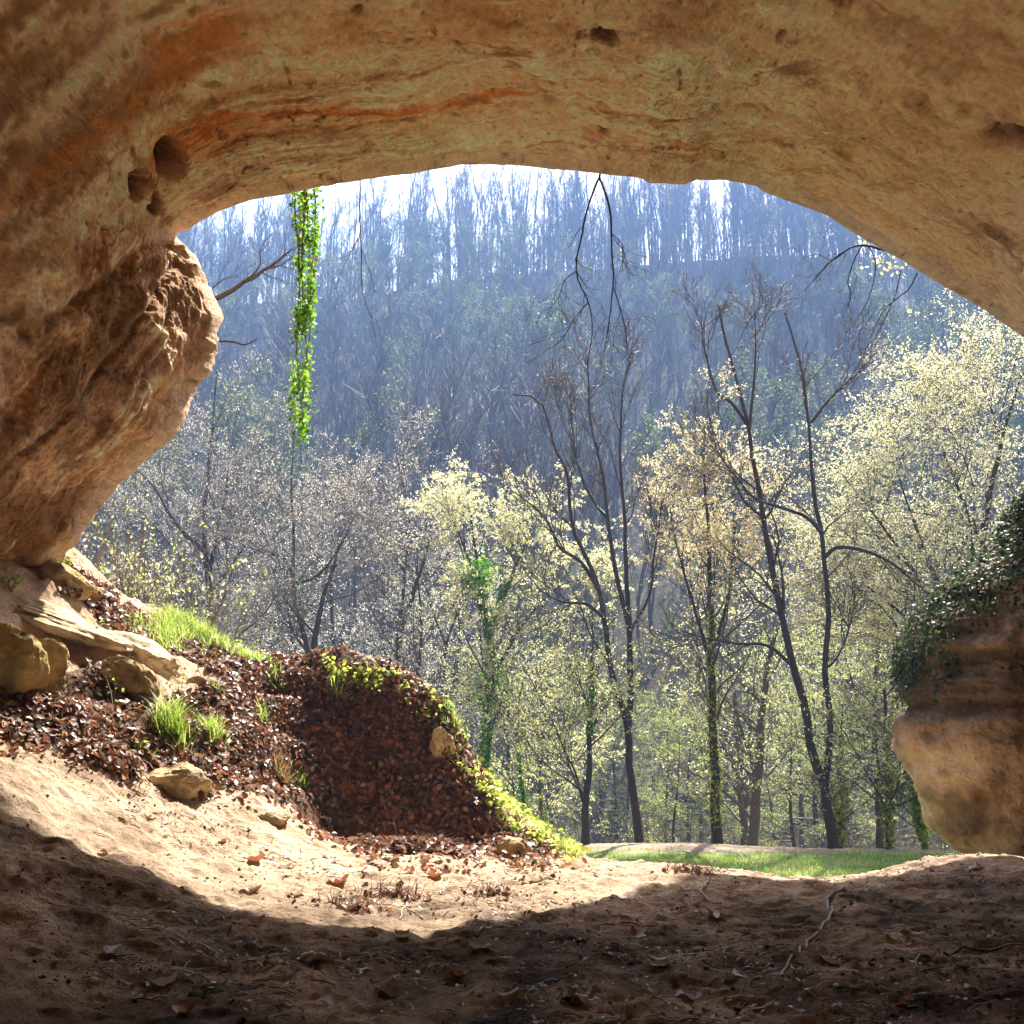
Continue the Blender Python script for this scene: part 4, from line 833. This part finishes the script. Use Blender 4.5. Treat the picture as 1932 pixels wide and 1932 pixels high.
tree('bare_tree', 'bare tree behind the hanging ivy strand, forked at its foot and curving outward', [([(580, 1258), (568, 1180), (555, 1120), (553, 1000), (552, 900), (552, 820)], 24, .17, .015), ([(585, 1255), (598, 1190), (612, 1120), (635, 1050), (640, 990)], 24.2, .13, .012), ([(552, 1080), (530, 1050), (480, 1040), (440, 1075)], 23.8, .07, .012), ([(556, 1100), (590, 1090), (630, 1050), (660, 1000)], 24, .07, .012), ([(575, 1225), (540, 1180), (510, 1165)], 23.8, .05, .01)], BT, [(2, 15000, .033, SIL, (2, 2, 1.4), .4, 1)], None, GREYB)
tree('bare_tree', 'bare brownish tree with a curved double trunk between ivy strand and ivy covered tree', [([(750, 1258), (752, 1180), (765, 1080), (772, 1000), (765, 930), (745, 860)], 26, .17, .015), ([(752, 1200), (775, 1130), (800, 1060), (815, 990), (825, 930)], 26, .12, .012), ([(765, 1080), (720, 1010), (690, 950)], 26.2, .07, .01)], BT, [(2, 12000, .033, SIL + RED, (2, 1, 1, .4, .4, .4), .4, 1)], None, (.09, .07, .06))
tree('bare_tree', 'leaning bare tree standing right of the curved double trunk', [([(838, 1300), (842, 1220), (862, 1150), (880, 1080), (860, 1000)], 27, .13, .012), ([(842, 1220), (815, 1150), (800, 1090)], 27, .06, .01)], BT, [(2, 3500, .055, PALE + SIL, (1, 1, 1, .5, 1, 1, 1), .4, 1)], None, GREYB)
BIGL = [dict(n_per=17, L_=3.4, ang=.85, t0=.12, t1=1, nseg=8, up=.02, rf=.42, flat=.35, wob=.08), dict(n_per=11, L_=1.8, ang=.75, t0=.12, t1=1, nseg=6, up=.0, rmin=.006, rf=.5, flat=.12, wob=.08), dict(n_per=6, L_=.65, ang=.7, t0=.15, t1=1, nseg=4, up=-.03, rmin=.004, rf=.6, flat=.12, wob=.08)]
tree('beech_tree', 'huge pale yellow leafed tree filling the right side above the ivy rock', [([(1835, 1600), (1830, 1400), (1835, 1200), (1855, 1010), (1888, 840), (1925, 710)], 24.5, .3, .03), ([(1832, 1250), (1780, 1130), (1730, 1000), (1690, 880)], 24.2, .14, .015), ([(1838, 1180), (1900, 1040), (1990, 910), (2060, 820)], 24.8, .14, .015), ([(1830, 1350), (1760, 1260), (1700, 1190), (1650, 1130)], 24, .11, .012), ([(1848, 1020), (1800, 900), (1765, 810)], 24.6, .1, .012), ([(1832, 1330), (1760, 1140), (1670, 1000), (1585, 890)], 24.1, .12, .014), ([(1834, 1280), (1730, 1180), (1640, 1110), (1570, 1050)], 24.3, .1, .012), ([(1888, 840), (1870, 770), (1850, 720)], 24.4, .07, .012)],
     BIGL, [(2, 75000, .05, PALE, (2, 3, 1, 2), .3, 1.5), (1, 30000, .055, PALE, (1, 3, .4, 4), .3, 5)])
tree('beech_tree', 'second pale leafed tree lower down behind the wide V tree', [([(1660, 1590), (1655, 1480), (1648, 1350), (1655, 1220), (1660, 1100)], 26, .17, .015), ([(1650, 1400), (1610, 1300), (1590, 1220)], 26, .07, .01), ([(1650, 1380), (1700, 1300), (1730, 1240)], 26, .07, .01)], BIGL[:1] and [dict(n_per=13, L_=2.8, ang=1.05, t0=.12, t1=1, nseg=7, up=.03, rf=.42), dict(n_per=9, L_=1.2, ang=.75, t0=.12, t1=1, nseg=5, up=.0, rmin=.005, rf=.5, flat=.3), dict(n_per=5, L_=.5, ang=.7, t0=.15, t1=1, nseg=4, up=-.03, rmin=.004, rf=.6, flat=.3)], [(2, 15000, .055, PALE, (2, 2, 4, .3), .1, .8)])
tree('ivy_tree', 'thin trunk dotted with yellow ivy close to the right rock', [([(1677, 1596), (1675, 1500), (1672, 1400), (1668, 1300)], 21.8, .11, .04), ([(1674, 1480), (1640, 1440), (1600, 1425)], 21.8, .04, .008)], LEAFY, [(2, 5000, .05, PALE, (2, 2, 4, .3), .1, .8)], [(0, .02, .8, 500, .13, IVY_Y)])
tree('ivy_tree', 'slim stem bushy with yellowing ivy right behind the V tree base', [([(1584, 1592), (1583, 1500), (1584, 1420), (1590, 1330)], 23.2, .07, .02)], LEAFY, [(2, 5000, .05, PALE, (2, 2, 4, .3), .1, .8)], [(0, .1, .7, 700, .2, IVY_Y)])
tree('ivy_tree', 'slanted stem hung with green ivy beside the foot of the right rock', [([(1745, 1600), (1735, 1540), (1722, 1480), (1715, 1400)], 22.6, .07, .02)], LEAFY[:2], [(1, 1200, .07, PALE, (2, 2, 4, .3), .1, .8)], [(0, .02, .8, 700, .16, IV + IVY_Y)])
tree('leaning_tree', 'stout grey trunk leaning right behind the ivy striped tree', [([(1420, 1585), (1424, 1520), (1432, 1440), (1438, 1340), (1452, 1240), (1475, 1160)], 25.5, .22, .06), ([(1428, 1470), (1400, 1380), (1380, 1320)], 25.6, .1, .02), ([(1440, 1330), (1400, 1290), (1360, 1240)], 25.4, .08, .02)], BT, [(2, 4000, .06, PALE + SIL, (2, 2, 3, .5, 1, 1, 1), .2, 1)], None, (.11, .09, .075))
tree('leaning_tree', 'grey trunk behind, leaning left, half hidden by sprays of leaves', [([(1404, 1585), (1398, 1500), (1392, 1400), (1384, 1300), (1372, 1200)], 27.5, .17, .05)], BT, [(2, 3000, .06, PALE + SIL, (2, 2, 3, .5, 1, 1, 1), .2, 1)], None, (.11, .09, .075))
tree('beech_tree', 'thin dark stem just behind the herb covered end of the mound', [([(985, 1530), (980, 1440), (976, 1360), (990, 1270)], 24, .1, .02), ([(978, 1390), (950, 1330), (930, 1290)], 24, .04, .01)], LEAFY, [(2, 7000, .05, PALE, (2, 2, 4, .3), .1, .8)], [(0, .3, .7, 200, .1, IV)])
tree('ivy_tree', 'short thin stem with a yellow ivy patch left of the young thin tree', [([(1020, 1540), (1018, 1480), (1022, 1420), (1030, 1340)], 25, .08, .02)], LEAFY, [(2, 7000, .05, PALE, (2, 2, 4, .3), .1, .8)], [(0, .1, .6, 220, .12, IVY_Y)])
# ---- saplings behind the meadow: copies of a few
def copy_tree(root, loc, rz, s, label=None, group=None):
    r = root.copy(); COL.objects.link(r); r.location = loc; r.rotation_euler = (0, 0, rz); r.scale = (s, s, s)
    if label: r['label'] = label
    if group: r['group'] = group
    for ch in root.children:
        c_ = ch.copy(); COL.objects.link(c_); c_.parent = r
    return r
GRP = 'saplings in the valley behind the meadow'
def sapling(i, label, cols, wts, h, lay, n):
    pts = np.array([[0, 0, -.1], [rng.normal() * .1, rng.normal() * .1, h * .35], [rng.normal() * .3, rng.normal() * .3, h * .7], [rng.normal() * .5, rng.normal() * .5, h]])
    root = empty('sapling', (0, 0, 0), label, 'tree', GRP); PP = resample(pts, 20)[None]; RR = np.linspace(.014 * h, .006, 20)[None]
    bb = Bag(); V, Q = tubes(PP, RR, 7); bb.add(V, Q, GREYB); link('trunk', bb.mesh('trunk', M_bark), root)
    cb = Bag(); cur, cr = PP, RR
    for gi, g in enumerate(lay):
        cur, cr = grow(cur, cr, **g); V, Q = tubes(cur, cr, 4 if gi == 0 else 3); cb.add(V, Q, np.array(GREYB) * 1.3, 0)
    pos, _ = along(cur, n, .1, 1); pos += rng.normal(size=pos.shape) * .02
    V, Q = leaf_quads(pos, rng.uniform(.6, 1.3, n) * .05, (0, 0, .5), .9, .6, 0, .2); cb.add(V, Q, cmix(n, cols, wts, .25, 4), 1)
    link('crown', cb.mesh('crown', [M_twig, M_leaf]), root); return root
LAYR = [dict(n_per=19, L_=3.3, ang=1.3, t0=.1, t1=1, nseg=7, up=.015, rf=.4, wob=.07), dict(n_per=12, L_=1.15, ang=.8, t0=.15, t1=1, nseg=4, up=0, rmin=.006, rf=.5, flat=.05, wob=.06), dict(n_per=5, L_=.5, ang=.75, t0=.2, t1=1, nseg=3, up=0, rmin=.005, rf=.6, flat=.05, wob=.06)]
UPR = [dict(n_per=30, L_=2.6, ang=.7, t0=.2, t1=1, nseg=6, up=.08, rf=.4), dict(n_per=8, L_=1.1, ang=.65, t0=.15, t1=1, nseg=4, up=.03, rmin=.007, rf=.5), dict(n_per=4, L_=.5, ang=.65, t0=.2, t1=1, nseg=3, up=0, rmin=.005, rf=.6)]
LY, LB = 'sapling with flat layered sprays of yellow green leaves in the valley behind the meadow', 'grey sapling with bare twigs and few buds in the valley behind the bank'
LOWG = [(.66, .76, .18), (.54, .68, .13), (.78, .80, .32)]
saps = [sapling(0, LY, LOWG, (2, 2, 1), 7, LAYR, 6500), sapling(1, LY, LOWG, (2, 1, 2), 8.5, LAYR, 7500), sapling(2, LB, SIL + PALE[:1], (2, 2, 1, 1), 8, UPR, 5200), sapling(3, LB, SIL, (2, 2, 1), 10, UPR, 4600)]
spots = []
for i in range(56):
    right = i % 5 > 1
    d = rng.uniform(25, 40); u = rng.uniform(.46, 1.02) if right else rng.uniform(.06, .5)
    x = (u - .5) / F * d; spots.append((x, d, (0 if rng.random() < .6 else 1) if right else 2 + i % 2))
first = set()
for x, d, k in spots:
    s = rng.uniform(.55, 1.0) * (1.05 if k > 1 else .85); loc = (x, d, float(ground_z(x, d)) - .05); rz = rng.uniform(0, 6.28)
    if k not in first: first.add(k); saps[k].location = loc; saps[k].rotation_euler = (0, 0, rz); saps[k].scale = (s, s, s)
    else: copy_tree(saps[k], loc, rz, s)
# ---- undergrowth: one mass of low twigs and leaves
b = Bag(); n = 1500
x = rng.uniform(-20, 22, n); y = rng.uniform(24, 42, n); st_ = np.stack([x, y, ground_z(x, y)], -1)
d0 = nrm(rng.normal(size=(n, 3)) * .45 + np.array([0, 0, .9])); L_ = rng.uniform(.8, 2.6, (n, 1)); PP = np.stack([st_, st_ + d0 * L_ * .5, st_ + d0 * L_ + rng.normal(size=(n, 3)) * .2], 1)
RR = np.tile([.014, .009, .004], (n, 1)); V, Q = tubes(PP, RR, 3); b.add(V, Q, (.12, .1, .08), 0)
c1, r1 = grow(PP, RR, 7, .9, .8, .2, 1, 4, 0.02, .2, .5, rmin=.004); V, Q = tubes(c1, r1, 3); b.add(V, Q, (.16, .14, .11), 0)
pos, _ = along(c1, 14000); keep = rng.random(len(pos)) < np.where(pos[:, 0] > -3, 1, .3); pos = pos[keep]
V, Q = leaf_quads(pos, rng.uniform(.03, .055, len(pos)), (0, 0, .5), .9, .6, 0, .2); b.add(V, Q, cmix(len(pos), PALE + [(.2, .3, .06)], (1, 1, 3, .3, 2), .3, 4), 1)
# bramble and hazel on the bank behind the overhang foot
n = 260; pxs = rng.uniform(150, 420, n); d_ = rng.uniform(12.6, 16, n); x = (pxs / W - .5) / F * d_; st_ = np.stack([x, d_, np.array(ground_z(x, d_))], -1)
d0 = nrm(rng.normal(size=(n, 3)) * .5 + np.array([.1, 0, .9])); L_ = rng.uniform(.6, 1.7, (n, 1)); PP = np.stack([st_, st_ + d0 * L_ * .5, st_ + d0 * L_ + rng.normal(size=(n, 3)) * .15], 1); RR = np.tile([.01, .006, .003], (n, 1))
V, Q = tubes(PP, RR, 3); b.add(V, Q, (.2, .16, .13), 0); c1, r1 = grow(PP, RR, 6, .5, .8, .2, 1, 4, 0.02, .2, .5, rmin=.003); V, Q = tubes(c1, r1, 3); b.add(V, Q, (.24, .2, .17), 0)
pos, _ = along(c1, 3200); V, Q = leaf_quads(pos, rng.uniform(.03, .06, len(pos)), (0, 0, .5), .9, .7); b.add(V, Q, cmix(len(pos), PALE + [(.3, .4, .07)], (1, 1, 3, .3, 3), .3, 4), 1)
tag(link('undergrowth', b.mesh('undergrowth', [M_twig, M_leaf])), 'low tangle of twigs and young leaves on the valley floor', 'undergrowth', kind='stuff')

# ------------------------------------------------------------------ ridge trees and the wooded slope
def far_tree(seed, h, leafy, nb=22, nt=7, slim=.22, lc=None):
    r = np.random.default_rng(seed); pts = np.array([[0, 0, -.4], [r.normal() * .15, r.normal() * .15, h * .35], [r.normal() * .4, r.normal() * .4, h * .7], [r.normal() * .6, r.normal() * .6, h]])
    PP = resample(pts, 9)[None]; RR = np.linspace(.15 * h / 16, .03, 9)[None]
    if r.random() < .45:
        q = PP.copy(); t = np.linspace(0, 1, 9)[:, None]; q = q + np.clip(t - .2, 0, 1) * np.array([r.normal() * 1.6, r.normal() * 1.6, -.3]); PP = np.concatenate([PP, q]); RR = np.concatenate([RR, RR * .8]); nb = nb * 6 // 10
    b_ = Bag(); V, Q = tubes(PP, RR, 5); b_.add(V, Q, (.085, .07, .06), 0)
    c1, r1 = grow(PP, RR, nb, h * slim, .5, .28, .98, 5, .12, .13, .45, rr=r, rmin=.026); V, Q = tubes(c1, r1, 3); b_.add(V, Q, (.09, .075, .062), 0)
    c2, r2 = grow(c1, r1, nt, h * slim * .42, .5, .2, 1, 4, .08, .15, .6, rr=r, rmin=.018); V, Q = tubes(c2, r2, 3); b_.add(V, Q, (.1, .085, .07), 0)
    if leafy:
        pos, _ = along(c2, leafy, .2, 1, r); pos += r.normal(size=pos.shape) * .12; V, Q = leaf_quads(pos, r.uniform(.08, .17, leafy), (0, 0, .4), .9, .65); b_.add(V, Q, cmix(leafy, lc or [(.12, .17, .05), (.15, .185, .06), (.095, .13, .04)], (1, 1, 1), .25, 4), 1)
    return b_
ridge_b = [far_tree(100 + i, 16.5, 0, 26, 8, .2) for i in range(6)] + [far_tree(120, 14, 1100, 20, 6, .22, [(.42, .38, .12), (.36, .36, .14), (.3, .3, .1)])]
ridge_m = [q.mesh('ridge_tree', [M_twig, M_leaf]) for q in ridge_b]
cand = []
for i in range(285):
    px = rng.uniform(300, 1640); d = rng.uniform(122, 140); x = (px / W - .5) / F * d * 1.03; cand.append((x, d))
for i, (x, d) in enumerate(cand):
    k = 6 if i % 21 == 7 else i % 6
    o = link('ridge_tree', ridge_m[k]); o.location = (x, d, float(hill_z(np.array(x), np.array(d)))); s = rng.uniform(.86, 1.2); o.scale = (s, s, s * rng.uniform(.95, 1.12)); o.rotation_euler = (rng.normal() * .03, rng.normal() * .03, rng.uniform(0, 6.28))
    tag(o, 'slim yellowish tree among the bare ridge trees on the hazy skyline' if k == 6 else 'tall slim bare tree on the hazy ridge, standing against the bright sky', 'tree', 'yellowish trees on the ridge' if k == 6 else 'bare trees on the ridge')
slope_b = [far_tree(200 + i, 12, 0, 20, 7, .3) for i in range(4)] + [far_tree(210 + i, 10, 950, 18, 6, .32) for i in range(3)]
b = Bag(); N = 1500
for i in range(N):
    y = 37 + 92 * rng.random() ** .72 if i > 260 else rng.uniform(116, 132); x = rng.uniform(-.56, .56) / F * (y + 8); z = float(hill_z(np.array(x), np.array(y)))
    gsel = fbm(np.array([x * .06, y * .06, 4.0]), 2)
    k = rng.integers(4, 7) if gsel + rng.normal() * .25 > -.02 else rng.integers(0, 4)
    q = slope_b[k]; s = rng.uniform(.6, 1.15); a = rng.uniform(0, 6.28); ca, sa = math.cos(a), math.sin(a)
    V = np.concatenate(q.V) * s; V = np.stack([V[:, 0] * ca - V[:, 1] * sa + x, V[:, 0] * sa + V[:, 1] * ca + y, V[:, 2] + z], -1)
    b.V.append(V); b.Q.append(np.concatenate(q.Q) + b.n); b.C.append(np.concatenate(q.C)); b.M.append(np.concatenate(q.M)); b.n += len(V)
tag(link('hillside_woods', b.mesh('hillside_woods', [M_twig, M_leaf])), 'hazy blue wood of bare and budding trees covering the opposite slope', 'woods', kind='stuff')

# ------------------------------------------------------------------ things hanging at the mouth
def hang(name, label, stems, gens, leaves=None, bark=(.06, .048, .04), cat='branch'):
    polys = []
    for pts, d, r0, r1 in stems:
        polys.append((resample(np.array([P(x, y, d) for x, y in pts]), 22), np.linspace(r0, r1, 22)))
    base = polys[0][0][0]; root = empty(name, base, label, cat); PP = np.stack([a for a, _ in polys]) - base; RR = np.stack([a for _, a in polys])
    PP = PP + rng.normal(size=PP.shape) * RR[..., None] * .25
    bb = Bag(); V, Q = tubes(PP, RR, 7); bb.add(V, Q, bark)
    if gens:
        cur, cr = PP, RR
        for g in gens:
            cur, cr = grow(cur, cr, **g); V, Q = tubes(cur, cr, 4); bb.add(V, Q, bark)
    link('limb', bb.mesh('limb', M_bark), root)
    if leaves:
        pos = np.concatenate([P(x, y, d) + rng.normal(size=(n, 3)) * s for x, y, d, n, s in leaves]) - base; n = len(pos)
        V, Q = leaf_quads(pos, rng.uniform(.06, .1, n), (0, -.4, .3), .7, .8); bb = Bag(); bb.add(V, Q, cmix(n, [(.7, .66, .3), (.75, .7, .4)], (1, 1), .15, 4)); link('leaves', bb.mesh('leaves', M_leaf), root)
    return root
HG = [dict(n_per=7, L_=.62, ang=.6, t0=.25, t1=1, nseg=7, up=-.08, rf=.55, wob=.26, rmin=.0038), dict(n_per=3, L_=.27, ang=.7, t0=.3, t1=1, nseg=5, up=-.06, rf=.7, wob=.28, rmin=.0035)]
hang('hanging_branch', 'dark forked bare branch hanging from the middle of the arch edge', [([(1135, 318), (1130, 335), (1108, 395), (1098, 440), (1087, 512), (1110, 570), (1118, 620), (1108, 690)], 12.15, .016, .005), ([(1131, 335), (1150, 390), (1154, 450), (1157, 525), (1150, 600), (1140, 665)], 12.15, .016, .005), ([(1110, 570), (1085, 600), (1060, 640), (1035, 660)], 12, .008, .004), ([(1087, 512), (1065, 530), (1053, 570)], 12, .007, .003), ([(1157, 540), (1170, 580), (1180, 620), (1184, 660)], 12, .008, .004), ([(1154, 440), (1172, 460), (1180, 490)], 12, .006, .003)], HG)
hang('hanging_branch', 'long thin pale bare runner hanging from the arch right of the ivy strand', [([(680, 330), (679, 400), (682, 470), (683, 545), (700, 600), (710, 640)], 12.45, .011, .004), ([(679, 445), (650, 500), (632, 545)], 12.45, .006, .003), ([(682, 470), (700, 520), (708, 555)], 12.45, .005, .003)], HG[:1] and [dict(HG[0], n_per=3)], None, (.14, .11, .09))
hang('hanging_branch', 'bare drooping branch with a few cream leaves at the right side of the arch', [([(1690, 478), (1660, 470), (1628, 462), (1600, 470), (1560, 500), (1530, 535), (1500, 565)], 16.8, .024, .006), ([(1628, 462), (1612, 490), (1600, 530), (1605, 560), (1590, 600)], 16.8, .014, .005), ([(1600, 470), (1570, 490), (1540, 480), (1510, 490)], 16.8, .01, .004), ([(1640, 466), (1652, 500), (1640, 560), (1612, 610)], 16.8, .012, .004), ([(1730, 515), (1715, 545), (1690, 565), (1665, 590), (1640, 640)], 16.8, .014, .005), ([(1700, 510), (1688, 560), (1660, 620)], 16.8, .01, .004)], HG,
     [(1660, 490, 17, 30, .11), (1680, 500, 17, 20, .1), (1700, 505, 17, 10, .08), (1628, 458, 17, 10, .08)])
hang('side_branch', 'thick grey branch reaching from behind the overhang towards the ivy strand', [([(385, 575), (420, 558), (470, 528), (520, 495), (552, 470)], 15, .05, .014), ([(470, 528), (490, 500), (492, 470), (512, 440)], 15, .018, .005), ([(500, 508), (530, 500), (556, 482)], 15, .016, .006), ([(400, 545), (425, 525), (455, 520)], 15, .012, .004)], [dict(n_per=4, L_=.7, ang=.7, t0=.2, t1=1, nseg=6, up=.0, rf=.5, wob=.18, rmin=.004), dict(n_per=4, L_=.3, ang=.7, t0=.2, t1=1, nseg=4, up=0, rf=.6, rmin=.003)], None, (.1, .085, .07))
hang('side_branch', 'short bare stub poking out of the tip of the overhang', [([(408, 643), (440, 645), (462, 650), (485, 640)], 12.6, .016, .006)], None, None, (.07, .055, .045))
# the ivy strand
ds = 12.35; base = P(572, 352, ds); root = empty('hanging_ivy', base, 'long bright green strand of ivy hanging from the left part of the arch', 'ivy')
st3 = []
for k, off_ in enumerate((-16, -6, 4, 13, 20)):
    y1 = [800, 835, 828, 790, 640][k]
    st3.append(resample(np.array([P(574 + off_ * .78 * q + 6 * math.sin(k * 2 + y_ / 70) + .0 * y_ - (y_ - 350) * .012, y_, ds + .06 * math.sin(k * 3 + y_ / 90)) for y_, q in zip(np.linspace(352, y1, 9), [1, 1.1, .95, 1.1, .85, 1, .8, .7, .3])]), 30))
PP = np.stack(st3) - base; V, Q = tubes(PP, np.tile(np.linspace(.012, .004, 30), (5, 1)), 5); bb = Bag(); bb.add(V, Q, (.2, .13, .06)); link('stems', bb.mesh('stems', M_twig), root)
pos, _ = along(PP, 2500, .0, 1.0); pos = pos[rng.random(len(pos)) < np.clip(.75 + 1.6 * fbm(pos * np.array([9, 9, 2.6]) + 3, 2), .12, 1)]; pos = pos + rng.normal(size=pos.shape) * np.array([.04, .06, .04]); n = len(pos)
V, Q = ivy_leaf(pos, rng.uniform(.03, .066, n), nrm(rng.normal(size=(n, 3)) * .6 + np.array([0, -.5, .35])))
bb = Bag(); bb.add(V, Q, cmix(n, [(.2, .44, .025), (.32, .6, .035), (.46, .7, .06), (.09, .22, .02), (.34, .18, .07)], (3, 3, 1.6, 2, .25), .25, 6)); link('leaves', bb.mesh('leaves', M_ivy), root)
# thin threads of root on the ceiling
# ------------------------------------------------------------------ haze
hz = bpy.data.materials.new('haze'); hz.use_nodes = True; t = hz.node_tree
t.nodes.remove(t.nodes['Principled BSDF']); pvn = t.nodes.new('ShaderNodeVolumePrincipled')
pvn.inputs['Color'].default_value = (.15, .25, .47, 1); pvn.inputs['Density'].default_value = .0032; pvn.inputs['Anisotropy'].default_value = .25
t.links.new(pvn.outputs[0], t.nodes['Material Output'].inputs['Volume'])
x0, x1, y0, y1, z0, z1 = -720, 720, -20, 920, -60, 110
V = np.array([[x, y, z] for x in (x0, x1) for y in (y0, y1) for z in (z0, z1)], float)
Qh = [[0, 1, 3, 2], [4, 6, 7, 5], [0, 4, 5, 1], [2, 3, 7, 6], [0, 2, 6, 4], [1, 5, 7, 3]]
o = link('haze', mesh('haze', V, Qh, None, None, False, hz)); tag(o, kind='stuff')
